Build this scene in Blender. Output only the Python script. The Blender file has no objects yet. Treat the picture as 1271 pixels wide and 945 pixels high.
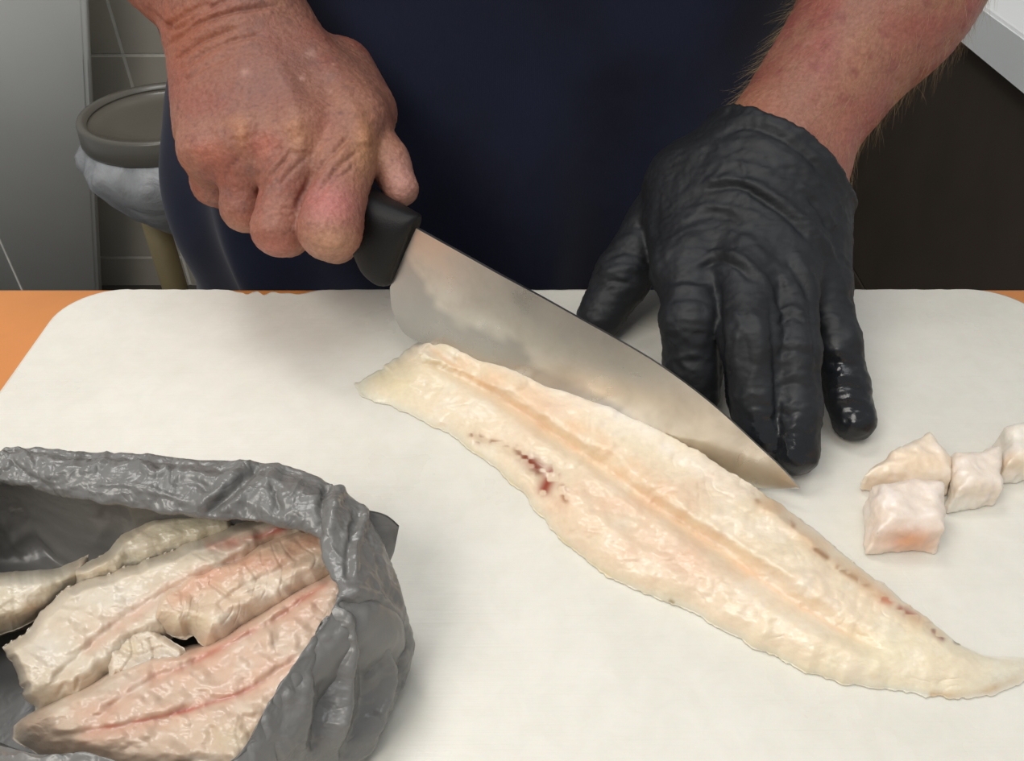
import bpy, bmesh, math, random
import numpy as np
from mathutils import Vector, Matrix

# ------------------------------------------------------------------ camera, world, lights, exposure
scene = bpy.context.scene
col = scene.collection
FPX, PITCH, CAMH = 1050.0, math.radians(40), 0.26
cam_data = bpy.data.cameras.new('camera')
cam_data.sensor_width = 36.0
cam_data.lens = 36.0 * FPX / 1271.0
cam_data.clip_start = 0.01
cam = bpy.data.objects.new('camera', cam_data)
col.objects.link(cam)
cam.location = (0, 0, CAMH)
cam.rotation_euler = (math.pi / 2 - PITCH, 0, 0)
scene.camera = cam

world = bpy.data.worlds.new('room_light')
scene.world = world
world.use_nodes = True
world.node_tree.nodes['Background'].inputs[0].default_value = (0.93, 0.97, 1.0, 1)
world.node_tree.nodes['Background'].inputs[1].default_value = 0.42

def area(name, loc, target, sx, sy, power, colr):
    d = bpy.data.lights.new(name, 'AREA')
    d.shape = 'RECTANGLE'; d.size = sx; d.size_y = sy; d.energy = power; d.color = colr
    o = bpy.data.objects.new(name, d); col.objects.link(o)
    o.location = loc
    o.rotation_euler = (Vector(target) - Vector(loc)).to_track_quat('-Z', 'Y').to_euler()
    return o
area('front_left_key', (-0.62, -0.42, 1.12), (-0.05, 0.22, 0.0), 0.8, 0.6, 11.2, (1.0, 0.955, 0.89))  # soft key light from the front left, its source out of view
area('ceiling_lamp', (0.25, 0.15, 1.65), (0.1, 0.3, 0.0), 1.0, 0.6, 4.8, (0.95, 0.98, 1.0))
area('rear_fill', (-0.55, 1.05, 1.75), (-0.4, 1.2, -0.9), 0.9, 0.5, 14, (1.0, 0.98, 0.95))  # added fill light, lifts the background and the worktop edge

vs = scene.view_settings
vs.view_transform = 'Standard'; vs.look = 'None'; vs.gamma = 1.0; vs.use_curve_mapping = False
vs.exposure = 0.0

# ------------------------------------------------------------------ measuring: photo point + height -> place
FW = np.array([0, math.cos(PITCH), -math.sin(PITCH)])
UP = np.array([0, math.sin(PITCH), math.cos(PITCH)])
RT = np.array([1.0, 0, 0])
CP = np.array([0, 0, CAMH])
def ray(x, y):
    x = np.asarray(x, float); y = np.asarray(y, float)
    return FW + RT * ((x - 635.5) / FPX)[..., None] + UP * ((472.5 - y) / FPX)[..., None]
def W(x, y, z=0.0):                      # at height z above the board
    d = ray(x, y)
    return CP + d * ((np.asarray(z, float) - CAMH) / d[..., 2])[..., None]
def DP(x, y, dep):                       # at a distance from the lens plane
    return CP + ray(x, y) * np.asarray(dep, float)[..., None]
def WY(x, y, Y):                         # on an upright plane facing us
    d = ray(x, y)
    return CP + d * (Y / d[..., 1])[..., None]
def PJ(p):
    v = np.asarray(p) - CP
    d = v @ FW
    return 635.5 + FPX * (v @ RT) / d, 472.5 - FPX * (v @ UP) / d, d

# ------------------------------------------------------------------ noise and distance fields
def _hash(ix, iy, iz, seed):
    h = (ix * 374761393 + iy * 668265263 + iz * 2147483647 + seed * 1274126177) & 0xFFFFFFFF
    h = ((h ^ (h >> 13)) * 1274126177) & 0xFFFFFFFF
    h = ((h ^ (h >> 15)) * 2246822519) & 0xFFFFFFFF
    return ((h ^ (h >> 16)) & 0xFFFFFF) / float(0xFFFFFF) * 2 - 1
def noise(p, freq, seed=0):
    q = np.asarray(p, float) * freq
    i = np.floor(q).astype(np.int64); f = q - i
    u = f * f * f * (f * (f * 6 - 15) + 10)
    r = 0
    for dx in (0, 1):
        wx = u[:, 0] if dx else 1 - u[:, 0]
        for dy in (0, 1):
            wy = u[:, 1] if dy else 1 - u[:, 1]
            for dz in (0, 1):
                wz = u[:, 2] if dz else 1 - u[:, 2]
                r = r + wx * wy * wz * _hash(i[:, 0] + dx, i[:, 1] + dy, i[:, 2] + dz, seed)
    return r
def fbm(p, freq, oct=3, seed=0):
    r = 0; a = 1.0
    for k in range(oct):
        r = r + a * noise(p, freq * 2.03 ** k, seed + k * 17); a *= 0.5
    return r
def smin(a, b, k):
    h = np.clip(0.5 + 0.5 * (b - a) / k, 0, 1)
    return b + (a - b) * h - k * h * (1 - h)
def cone(p, a, b, ra, rb):
    a = np.asarray(a, float); b = np.asarray(b, float)
    ab = b - a; L = max(float(ab @ ab), 1e-12)
    t = np.clip((p - a) @ ab / L, 0, 1)
    return np.linalg.norm(p - a - t[:, None] * ab, axis=1) - (ra + (rb - ra) * t)
def ball(p, c, r, s=(1, 1, 1)):
    q = (p - np.asarray(c)) / np.asarray(s)
    return (np.linalg.norm(q, axis=1) - r) * min(s)
def chain(p, pts, k=0.003):
    d = None
    for (a, ra), (b, rb) in zip(pts[:-1], pts[1:]):
        e = cone(p, a, b, ra, rb)
        d = e if d is None else smin(d, e, k)
    return d
def nets(fn, lo, hi, h, keep=None):
    """surface of fn = 0 inside the box lo..hi as vertices and quads"""
    lo = np.asarray(lo, float); hi = np.asarray(hi, float)
    R = 4
    n = (np.ceil((hi - lo) / (h * R)).astype(int) + 1) * R
    nc = n // R
    ax = [lo[k] + (np.arange(nc[k]) + 0.5) * h * R - 0.5 * h for k in range(3)]
    cc = np.stack(np.meshgrid(*ax, indexing='ij'), -1).reshape(-1, 3)
    dc = fn(cc).reshape(nc)
    vol = np.repeat(np.repeat(np.repeat(dc, R, 0), R, 1), R, 2)
    near = np.repeat(np.repeat(np.repeat(np.abs(dc) < h * R * 1.9, R, 0), R, 1), R, 2)
    ii = np.argwhere(near)
    for s in range(0, len(ii), 400000):
        jj = ii[s:s + 400000]
        vol[jj[:, 0], jj[:, 1], jj[:, 2]] = fn(lo + jj * h)
    S = vol < 0
    cnt = sum(S[a:n[0] - 1 + a, b:n[1] - 1 + b, c:n[2] - 1 + c].astype(np.int8) for a in (0, 1) for b in (0, 1) for c in (0, 1))
    act = np.argwhere((cnt > 0) & (cnt < 8))
    pos = np.zeros((len(act), 3)); num = np.zeros(len(act))
    crn = [(a, b, c) for a in (0, 1) for b in (0, 1) for c in (0, 1)]
    for A in crn:
        for k in range(3):
            if A[k]: continue
            B = list(A); B[k] = 1
            va = vol[act[:, 0] + A[0], act[:, 1] + A[1], act[:, 2] + A[2]]
            vb = vol[act[:, 0] + B[0], act[:, 1] + B[1], act[:, 2] + B[2]]
            m = (va < 0) != (vb < 0)
            t = np.where(m, va / np.where(m, va - vb, 1), 0)
            e = np.array(A)[None, :] + t[:, None] * (np.array(B) - np.array(A))[None, :]
            pos += e * m[:, None]; num += m
    V = lo + (act + pos / num[:, None]) * h
    idx = -np.ones(cnt.shape, int); idx[act[:, 0], act[:, 1], act[:, 2]] = np.arange(len(act))
    F = []
    for k in range(3):
        o1, o2 = [(1, 2), (2, 0), (0, 1)][k]
        sl0 = [slice(1, n[q] - 1) for q in range(3)]; sl0[k] = slice(0, n[k] - 1)
        sl1 = list(sl0); sl1[k] = slice(1, n[k])
        a = S[tuple(sl0)]; b = S[tuple(sl1)]
        for flip, mm in ((False, a & ~b), (True, ~a & b)):
            e = np.argwhere(mm)
            e[:, o1] += 1; e[:, o2] += 1
            def cell(d1, d2):
                c = e.copy(); c[:, o1] += d1; c[:, o2] += d2
                return idx[c[:, 0], c[:, 1], c[:, 2]]
            q = np.stack([cell(-1, -1), cell(0, -1), cell(0, 0), cell(-1, 0)], 1)
            F.append(q[:, ::-1] if flip else q)
    F = np.concatenate(F)
    F = F[(F >= 0).all(1)]
    return V, F
def crop(V, F, keepmask):
    m = keepmask[F].all(1); F = F[m]
    u, inv = np.unique(F, return_inverse=True)
    return V[u], inv.reshape(F.shape)
def relax(V, F, it=1, lam=0.5):
    n = len(V)
    for _ in range(it):
        acc = np.zeros_like(V); c = np.zeros(n)
        for a, b in ((0, 1), (1, 2), (2, 3), (3, 0)):
            np.add.at(acc, F[:, a], V[F[:, b]]); np.add.at(acc, F[:, b], V[F[:, a]])
            np.add.at(c, F[:, a], 1); np.add.at(c, F[:, b], 1)
        V = V + lam * (acc / np.maximum(c, 1)[:, None] - V)
    return V
def vnormals(V, F):
    fn = np.cross(V[F[:, 2]] - V[F[:, 0]], V[F[:, 3 if F.shape[1] > 3 else 1]] - V[F[:, 1 if F.shape[1] > 3 else 0]])
    if F.shape[1] == 3: fn = np.cross(V[F[:, 1]] - V[F[:, 0]], V[F[:, 2]] - V[F[:, 0]])
    N = np.zeros_like(V)
    for k in range(F.shape[1]): np.add.at(N, F[:, k], fn)
    return N / np.maximum(np.linalg.norm(N, axis=1), 1e-12)[:, None]
def pdist(px, py, poly, reach=None):
    """distance of points to an open polyline, in photo pixels, and place along it"""
    best = np.full(px.shape, 1e9); tt = np.zeros(px.shape)
    n = len(poly) - 1
    if reach is not None:
        P_ = np.asarray(poly)
        m = (px > P_[:, 0].min() - reach) & (px < P_[:, 0].max() + reach) & (py > P_[:, 1].min() - reach) & (py < P_[:, 1].max() + reach)
        b_, t_ = pdist(px[m], py[m], poly); best[m] = b_; tt[m] = t_
        return best, tt
    for k in range(n):
        (x0, y0), (x1, y1) = poly[k], poly[k + 1]
        dx, dy = x1 - x0, y1 - y0
        t = np.clip(((px - x0) * dx + (py - y0) * dy) / (dx * dx + dy * dy + 1e-9), 0, 1)
        d = np.hypot(px - x0 - t * dx, py - y0 - t * dy)
        m = d < best
        best = np.where(m, d, best); tt = np.where(m, (k + t) / n, tt)
    return best, tt
def spline(pts, n, closed=False):
    P = np.asarray(pts, float); m = len(P)
    if closed: u = np.linspace(0, m, n, endpoint=False)
    else: u = np.linspace(0, m - 1, n)
    i = np.minimum(np.floor(u).astype(int), m - 1 if closed else m - 2); f = (u - i)[:, None]
    g = (lambda k: P[k % m]) if closed else (lambda k: P[np.clip(k, 0, m - 1)])
    a, b, c, d = g(i - 1), g(i), g(i + 1), g(i + 2)
    return 0.5 * (2 * b + (c - a) * f + (2 * a - 5 * b + 4 * c - d) * f ** 2 + (3 * b - a - 3 * c + d) * f ** 3)
def arclen(pts, n):
    P = np.asarray(pts, float)
    Q = spline(P, len(P) * 30)
    L = np.concatenate([[0], np.cumsum(np.linalg.norm(np.diff(Q, axis=0), axis=1))])
    u = np.linspace(0, L[-1], n)
    return np.stack([np.interp(u, L, Q[:, k]) for k in range(Q.shape[1])], 1)
def sstep(a, b, x):
    t = np.clip((x - a) / (b - a), 0, 1); return t * t * (3 - 2 * t)
def s2l(c):
    c = np.asarray(c, float) / 255.0
    return np.where(c <= 0.04045, c / 12.92, ((c + 0.055) / 1.055) ** 2.4)
def C4(*c): return tuple(float(v) for v in s2l(c)) + (1.0,)

# ------------------------------------------------------------------ objects
def mesh_obj(name, V, F, mat, parent=None, colors=None, smooth=True, attrs=None):
    me = bpy.data.meshes.new(name)
    V = np.asarray(V, float)
    if isinstance(F, np.ndarray):
        nv = F.shape[1]
        me.vertices.add(len(V)); me.vertices.foreach_set('co', V.ravel())
        me.loops.add(F.size); me.loops.foreach_set('vertex_index', F.ravel().astype(np.int32))
        me.polygons.add(len(F)); me.polygons.foreach_set('loop_start', np.arange(0, F.size, nv, dtype=np.int32))
        me.update(calc_edges=True)
    else:
        me.from_pydata([tuple(v) for v in V], [], [tuple(int(i) for i in f) for f in F]); me.update()
    me.validate()
    if smooth: me.polygons.foreach_set('use_smooth', np.ones(len(me.polygons), bool))
    if colors is not None:
        a = me.color_attributes.new('Col', 'FLOAT_COLOR', 'POINT')
        c4 = np.ones((len(V), 4)); c4[:, :3] = colors
        a.data.foreach_set('color', c4.ravel())
    for k, v in (attrs or {}).items():
        a = me.attributes.new(k, 'FLOAT', 'POINT'); a.data.foreach_set('value', np.asarray(v, np.float32))
    if mat: me.materials.append(mat)
    o = bpy.data.objects.new(name, me); col.objects.link(o)
    if parent is not None: o.parent = parent
    return o
def tag(o, label=None, cat=None, group=None, kind=None):
    if label: o['label'] = label
    if cat: o['category'] = cat
    if group: o['group'] = group
    if kind: o['kind'] = kind
    return o
def empty(name, loc=(0, 0, 0)):
    o = bpy.data.objects.new(name, None); col.objects.link(o); o.location = loc
    o.empty_display_size = 0.05
    bpy.context.view_layer.update()
    return o
def adopt(o, parent):
    o.parent = parent
    o.matrix_parent_inverse = Matrix.Translation(-Vector(parent.location))
    return o
def box_bm(lo, hi, bev=0.0, seg=2):
    bm = bmesh.new()
    bmesh.ops.create_cube(bm, size=1)
    for v in bm.verts:
        v.co = Vector([(lo[k] + hi[k]) / 2 + v.co[k] * (hi[k] - lo[k]) for k in range(3)])
    if bev: bmesh.ops.bevel(bm, geom=bm.edges[:], offset=bev, segments=seg, affect='EDGES', profile=0.5)
    return bm
def bm_obj(name, bm, mat, parent=None, smooth=False):
    me = bpy.data.meshes.new(name); bm.to_mesh(me); bm.free()
    if smooth: me.polygons.foreach_set('use_smooth', np.ones(len(me.polygons), bool))
    me.materials.append(mat)
    o = bpy.data.objects.new(name, me); col.objects.link(o)
    if parent is not None: adopt(o, parent)
    return o
def box(name, lo, hi, mat, parent=None, bev=0.002): return bm_obj(name, box_bm(lo, hi, bev), mat, parent)
def grid_faces(nu, nv, closed_u=False):
    i = np.arange(nu if closed_u else nu - 1)[:, None]; j = np.arange(nv - 1)[None, :]
    a = i * nv + j; b = ((i + 1) % nu) * nv + j
    return np.stack([a, b, b + 1, a + 1], -1).reshape(-1, 4)

# ------------------------------------------------------------------ materials
def mat_new(name):
    m = bpy.data.materials.new(name); m.use_nodes = True
    nt = m.node_tree; b = nt.nodes['Principled BSDF']
    return m, nt, b
def N(nt, t, **kw):
    n = nt.nodes.new(t)
    for k, v in kw.items():
        if k in n.inputs: n.inputs[k].default_value = v
        else: setattr(n, k, v)
    return n
def noise_node(nt, scale, detail=4, rough=0.55, vec=None, dist=0.0):
    n = N(nt, 'ShaderNodeTexNoise'); n.inputs['Scale'].default_value = scale
    n.inputs['Detail'].default_value = detail; n.inputs['Roughness'].default_value = rough
    n.inputs['Distortion'].default_value = dist
    if vec is None:
        tc = N(nt, 'ShaderNodeTexCoord'); vec = tc.outputs['Object']
    nt.links.new(vec, n.inputs['Vector'])
    return n
def ramp(nt, src, stops):
    r = N(nt, 'ShaderNodeValToRGB')
    cr = r.color_ramp
    while len(cr.elements) < len(stops): cr.elements.new(0.5)
    for e, (p, c) in zip(cr.elements, stops): e.position = p; e.color = c
    nt.links.new(src, r.inputs[0]); return r
def bump(nt, b, src, strength, dist=0.001, prev=None):
    n = N(nt, 'ShaderNodeBump'); n.inputs['Strength'].default_value = strength; n.inputs['Distance'].default_value = dist
    nt.links.new(src, n.inputs['Height'])
    if prev is not None: nt.links.new(prev, n.inputs['Normal'])
    nt.links.new(n.outputs[0], b.inputs['Normal']); return n.outputs[0]
def mixc(nt, fac, a, b_, mode='MIX'):
    n = N(nt, 'ShaderNodeMix'); n.data_type = 'RGBA'; n.blend_type = mode
    for sock, v in ((n.inputs[0], fac), (n.inputs[6], a), (n.inputs[7], b_)):
        if hasattr(v, 'links') or isinstance(v, bpy.types.NodeSocket): nt.links.new(v, sock)
        else: sock.default_value = v
    return n.outputs[2]
def simple(name, c, rough=0.5, metal=0.0, var=0.12, scale=30, bs=0.1, bscale=200):
    m, nt, b = mat_new(name)
    n = noise_node(nt, scale)
    lo = tuple(x * (1 - var) for x in c[:3]) + (1,); hi = tuple(min(1, x * (1 + var)) for x in c[:3]) + (1,)
    r = ramp(nt, n.outputs[0], [(0.3, lo), (0.7, hi)])
    nt.links.new(r.outputs[0], b.inputs['Base Color'])
    b.inputs['Roughness'].default_value = rough; b.inputs['Metallic'].default_value = metal
    if bs: bump(nt, b, noise_node(nt, bscale).outputs[0], bs, 0.0008)
    return m
def flesh_mat(name, rough=0.4, sss=0.25, rad=(1.0, 0.55, 0.35), scale=0.004, fine=900, fvar=0.06, bs=0.25, bscale=350, spec=0.5, coat=0.0):
    """organic surface: colour field stored on the mesh, fine mottling and relief from nodes"""
    m, nt, b = mat_new(name)
    at = N(nt, 'ShaderNodeVertexColor', layer_name='Col')
    n = noise_node(nt, fine, 3)
    r = ramp(nt, n.outputs[0], [(0.3, (1 - fvar * 2.2, 1 - fvar * 2.6, 1 - fvar * 2.8, 1)), (0.7, (1, 1, 1, 1))])
    c = mixc(nt, 1.0, at.outputs[0], r.outputs[0], 'MULTIPLY')
    nt.links.new(c, b.inputs['Base Color'])
    b.inputs['Roughness'].default_value = rough
    b.inputs['Subsurface Weight'].default_value = sss
    b.inputs['Subsurface Radius'].default_value = rad
    b.inputs['Subsurface Scale'].default_value = scale
    b.inputs['Specular IOR Level'].default_value = spec
    b.inputs['Coat Weight'].default_value = coat; b.inputs['Coat Roughness'].default_value = 0.12
    p = bump(nt, b, noise_node(nt, bscale, 5, 0.6).outputs[0], bs, 0.001)
    return m

# ================================================================== THE SETTING
M = {}
M['tile'] = simple('grey_wall_tile', C4(172, 166, 154), 0.35, 0, 0.08, 6, 0.05, 60)
M['grout'] = simple('pale_grout', C4(214, 210, 200), 0.8, 0, 0.1, 40)
M['floor'] = simple('dark_floor', C4(70, 66, 60), 0.6, 0, 0.15, 8)
M['panel'] = simple('grey_painted_metal', C4(205, 205, 201), 0.42, 0.0, 0.06, 3, 0.05, 40)
M['darkwood'] = simple('dark_brown_laminate', C4(66, 57, 48), 0.6, 0, 0.10, 14)
M['white_top'] = simple('white_worktop', C4(236, 236, 234), 0.35, 0, 0.02, 6)
M['top_edge'] = simple('pale_grey_edge_band', C4(236, 238, 236), 0.4, 0, 0.03, 6)
M['orange'] = simple('orange_laminate', C4(206, 132, 68), 0.45, 0, 0.07, 18, 0.08, 150)
M['lid'] = simple('smoky_lid_plastic', C4(96, 91, 82), 0.22, 0.0, 0.05, 4, 0)
M['ring'] = simple('grey_bin_ring', C4(92, 88, 80), 0.3, 0.0, 0.08, 10, 0.03)
M['khaki'] = simple('khaki_paint', C4(140, 124, 88), 0.6, 0, 0.12, 12)

FLOOR = -0.90
WALLY = 1.75
o = box('floor', (-2.2, -1.2, FLOOR - 0.05), (2.2, WALLY + 0.1, FLOOR), M['floor'], bev=0); tag(o, kind='structure')
wall = box('wall_back', (-2.2, WALLY, FLOOR), (2.2, WALLY + 0.1, 0.55), M['grout'], bev=0); tag(wall, kind='structure')
# wall tiles, each proud of its joint
TW, TH, GAP = 0.24, 0.24, 0.007
gx = float(WY(151, 60, WALLY)[0]); gz = float(WY(151, 68, WALLY)[2])
tile_me = None
for i in range(-3, 4):
    for j in range(-3, 4):
        x0 = gx + i * TW; z0 = gz + j * TH
        if z0 + TH < FLOOR + .02 or z0 + TH > 0.55: continue
        if tile_me is None:
            t = box('wall_tile', (GAP / 2, -0.002, GAP / 2), (TW - GAP / 2, 0.0, TH - GAP / 2), M['tile'], bev=0.0006)
            tile_me = t.data
        else:
            t = bpy.data.objects.new('wall_tile', tile_me); col.objects.link(t)
        t.location = (x0, WALLY, z0); t.parent = wall

# grey appliance panel on the left
pan = empty('grey_panel', (-1.1, 1.58, FLOOR))
tag(pan, 'tall pale grey metal panel at the left, beside the bin', 'panel')
Yp = 1.56
tr = WY(100, -60, Yp); br = WY(124, 420, Yp)
bm = bmesh.new()
ztop = 0.35; k = (br[0] - tr[0]) / (br[2] - tr[2])
xa = tr[0] + k * (ztop - tr[2]); xb = tr[0] + k * (FLOOR - tr[2])
loop = [(-1.7, FLOOR), (xb, FLOOR), (xa, ztop), (-1.7, ztop)]
f0 = [bm.verts.new((x, Yp, z)) for x, z in loop]; f1 = [bm.verts.new((x, Yp + 0.03, z)) for x, z in loop]
bm.faces.new(f0); bm.faces.new(f1[::-1])
for a in range(4): bm.faces.new((f0[a], f1[a], f1[(a + 1) % 4], f0[(a + 1) % 4]))
bmesh.ops.recalc_face_normals(bm, faces=bm.faces[:])
bmesh.ops.bevel(bm, geom=bm.edges[:], offset=0.006, segments=3, affect='EDGES')
bm_obj('panel_body', bm, M['panel'], pan, True)
sx = float(WY(2, 300, Yp)[0])
box('panel_seam', (sx - 0.004, Yp - 0.002, FLOOR), (sx, Yp + 0.01, float(WY(0, 255, Yp)[2])), M['grout'], pan, bev=0.0008)

# bin: stand, ring, lid and white liner
Yb = 1.36
c = WY(200, 140, Yb); RB = 0.132
binr = empty('waste_bin', (float(c[0]), float(c[1]), FLOOR))
tag(binr, 'round grey lidded bin stand with a hanging white liner bag, behind the person', 'bin')
def lathe(name, prof, mat, parent, ctr, n=72, wob=None):
    V = []; m = len(prof)
    for i in range(n):
        a = 2 * math.pi * i / n
        for q, (r, z) in enumerate(prof):
            rr = r * (1 + (wob(a, q, z) if wob else 0))
            V.append((ctr[0] + rr * math.cos(a), ctr[1] + rr * math.sin(a), ctr[2] + z))
    V = np.array(V)
    o = mesh_obj(name, V, grid_faces(n, m, True), mat)
    return adopt(o, parent)
ct = (float(c[0]), float(c[1]), float(c[2]))
lathe('ring', [(RB - .016, -.002), (RB - .012, .004), (RB - .002, .004), (RB, 0), (RB + .002, -.03), (RB, -.036), (RB - .012, -.036), (RB - .016, -.002)], M['ring'], binr, ct)
lathe('lid', [(0.0001, -.012), (RB * .5, -.011), (RB - .017, -.008), (RB - .015, -.003), (RB - .013, -.014), (0.0001, -.018)], M['lid'], binr, ct)
ml, nt, b = mat_new('white_bin_liner')
b.inputs['Base Color'].default_value = C4(206, 208, 210); b.inputs['Roughness'].default_value = 0.35
b.inputs['Transmission Weight'].default_value = 0.0; b.inputs['Subsurface Weight'].default_value = 0.1
n1 = noise_node(nt, 18, 6, 0.6, dist=1.0); bump(nt, b, n1.outputs[0], 0.5, 0.01)
rr = ramp(nt, n1.outputs[0], [(0.3, C4(138, 139, 140)), (0.75, C4(176, 177, 178))]); nt.links.new(rr.outputs[0], b.inputs['Base Color'])
prof = [(RB - .001, -.034), (RB + .008, -.045), (RB + .017, -.062), (RB + .014, -.085), (RB * .92, -.125), (RB * .70, -.165), (RB * .45, -.195), (RB * .2, -.21), (.0001, -.214)]
lathe('liner_bag', prof, ml, binr, ct, 120, lambda a, q, z: 0.03 * math.sin(9 * a + q) * (1 if 0 < q < 7 else 0) + 0.02 * math.sin(23 * a) * (1 if q in (1, 2) else 0))
px = float(WY(209, 330, Yb + .05)[0])
lathe('post', [(.0001, 0), (.024, 0), (.024, -.33), (.0001, -.33)], M['khaki'], binr, (px, ct[1] + .05, ct[2] - .20), 24)
zb = ct[2] - .53
lathe('base', [(.0001, .04), (.03, .04), (.12, .012), (.125, 0), (.12, FLOOR - zb), (.0001, FLOOR - zb)], M['ring'], binr, (px, ct[1] + .05, zb), 36)

# side counter on the right: white worktop on dark brown drawers
p0 = W(1215, 0, -0.04); p1 = W(1271, 45, -0.04)
xe = float((p0[0] + p1[0]) / 2)
cnt = empty('side_counter', (xe + 0.35, 1.0, FLOOR))
tag(cnt, 'dark brown drawer unit under the white worktop at the right', 'cabinet')
box('carcass', (xe + 0.03, 0.35, FLOOR), (xe + 0.65, WALLY - 0.01, -0.091), M['darkwood'], cnt)
for yy in (0.36,):
    for z0, z1 in ((-0.885, -0.50), (-0.497, -0.095),):
        d_ = box('drawer_front', (xe + 0.012, yy, z0), (xe + 0.029, yy + 1.36, z1), M['darkwood'], cnt)
wt = box('worktop', (xe, 0.30, -0.09), (xe + 0.68, WALLY - 0.008, -0.04), M['white_top'], bev=0.004)
tag(wt, 'white worktop with a pale grey edge in the top right corner', 'worktop')
box('edge_band', (xe - 0.002, 0.304, -0.088), (xe + 0.0005, WALLY - 0.012, -0.044), M['top_edge'], wt, bev=0)
# dark brown cupboard behind the person
cup = empty('cupboard', (0.33, 1.5, FLOOR))
tag(cup, 'dark brown low cupboard behind the gloved hand', 'cabinet')
box('carcass', (0.02, 1.36, FLOOR), (xe - 0.006, WALLY - 0.01, 0.16), M['darkwood'], cup)
for xx in (0.03, 0.30):
    for z0, z1 in ((-0.88, -0.34), (-0.337, -0.09), (-0.087, 0.15)):
        box('door_panel', (xx, 1.342, z0), (min(xx + 0.267, xe - 0.01), 1.359, z1), M['darkwood'], cup)

# table
tb = empty('table', (0.0, 0.1, FLOOR))
tag(tb, 'orange laminate table under the white cutting board', 'table')
TZ = -0.018
Yt = float(W(40, 358, TZ)[1])
box('tabletop', (-0.75, -0.32, TZ - 0.035), (0.48, Yt, TZ), M['orange'], tb, bev=0.003)
for sx_ in (-0.70, 0.42):
    for sy_ in (-0.29, Yt - 0.08):
        box('leg', (sx_, sy_, FLOOR), (sx_ + 0.045, sy_ + 0.045, TZ - 0.035), M['panel'], tb)
for yy in (-0.28, Yt - 0.06): box('apron', (-0.655, yy, TZ - 0.11), (0.42, yy + 0.02, TZ - 0.035), M['orange'], tb)

# cutting board, rounded corners, slightly nicked back edge
mb, nt, b = mat_new('white_cutting_board_plastic')
n1 = noise_node(nt, 9, 5, 0.6); n2 = noise_node(nt, 90, 5, 0.7, dist=0.5)
tc = N(nt, 'ShaderNodeTexCoord'); mp = N(nt, 'ShaderNodeMapping'); nt.links.new(tc.outputs['Object'], mp.inputs[0])
mp.inputs['Rotation'].default_value = (0, 0, math.radians(-31)); mp.inputs['Scale'].default_value = (3, 160, 1)
n3 = noise_node(nt, 6, 3, 0.6, mp.outputs[0])
r1 = ramp(nt, n1.outputs[0], [(0.3, C4(223, 219, 207)), (0.7, C4(231, 227, 217))])
r2 = ramp(nt, n2.outputs[0], [(0.35, (0.955, 0.955, 0.945, 1)), (0.62, (1, 1, 1, 1)), (0.78, (1.0, 1.0, 1.0, 1))])
r3 = ramp(nt, n3.outputs[0], [(0.28, (0.94, 0.94, 0.93, 1)), (0.42, (1, 1, 1, 1))])
c1 = mixc(nt, 1.0, r1.outputs[0], r2.outputs[0], 'MULTIPLY'); c1 = mixc(nt, 0.45, c1, r3.outputs[0], 'MULTIPLY')
nt.links.new(c1, b.inputs['Base Color'])
rr = ramp(nt, n1.outputs[0], [(0.35, (0.2, 0.2, 0.2, 1)), (0.6, (0.5, 0.5, 0.5, 1))]); nt.links.new(rr.outputs[0], b.inputs['Roughness'])
b.inputs['Subsurface Weight'].default_value = 0.1; b.inputs['Subsurface Scale'].default_value = 0.004
p = bump(nt, b, n3.outputs[0], 0.10, 0.0006); bump(nt, b, n2.outputs[0], 0.10, 0.0006, p)
XL, XR, YB, YF = -0.2427, 0.2815, 0.3895, -0.03
rc = 0.03; outline = []
for cx, cy, a0 in ((XR - rc, YB - rc, 0), (XL + rc, YB - rc, 90), (XL + rc, YF + rc, 180), (XR - rc, YF + rc, 270)):
    for q in range(13):
        a = math.radians(a0 + q * 7.5); outline.append((cx + rc * math.cos(a), cy + rc * math.sin(a)))
outline = np.array(outline)
pts = []
for i in range(len(outline)):
    a, b2 = outline[i], outline[(i + 1) % len(outline)]
    L = np.linalg.norm(b2 - a); m_ = max(1, int(L / 0.002))
    for q in range(m_): pts.append(a + (b2 - a) * q / m_)
pts = np.array(pts)
# worn nicks on the far edge
nick = sstep(-.158, -.150, pts[:, 0]) * (1 - sstep(-.118, -.104, pts[:, 0])) * (pts[:, 1] > YB - .004)
nz = noise(np.c_[pts * 1.0, np.zeros(len(pts))], 220, 3)
pts[:, 1] -= nick * (0.0035 + 0.0022 * nz) + 0.0004 * nz * (pts[:, 1] > YB - .004)
ctr = pts.mean(0); nrm = ctr - pts; nrm /= np.linalg.norm(nrm, axis=1)[:, None]
rings = [(0.0, -0.0175), (0.0, -0.003), (0.0009, -0.0009), (0.003, 0.0)]
V = np.concatenate([np.c_[pts + nrm * d, np.full(len(pts), z)] for d, z in rings] + [np.c_[pts + nrm * .003, np.full(len(pts), -.0178)]])
n_ = len(pts); F = []
for r_ in range(3):
    for i in range(n_): F.append((r_ * n_ + i, r_ * n_ + (i + 1) % n_, (r_ + 1) * n_ + (i + 1) % n_, (r_ + 1) * n_ + i))
for i in range(n_): F.append((4 * n_ + i, 4 * n_ + (i + 1) % n_, (i + 1) % n_, i))
F.append([3 * n_ + i for i in range(n_)]); F.append([4 * n_ + i for i in range(n_)][::-1])
board = mesh_obj('cutting_board', V, F, mb, smooth=False)
tag(board, 'large white plastic cutting board with rounded corners on the orange table', 'cutting board')

# ================================================================== THE PERSON
mm = 0.001
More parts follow.
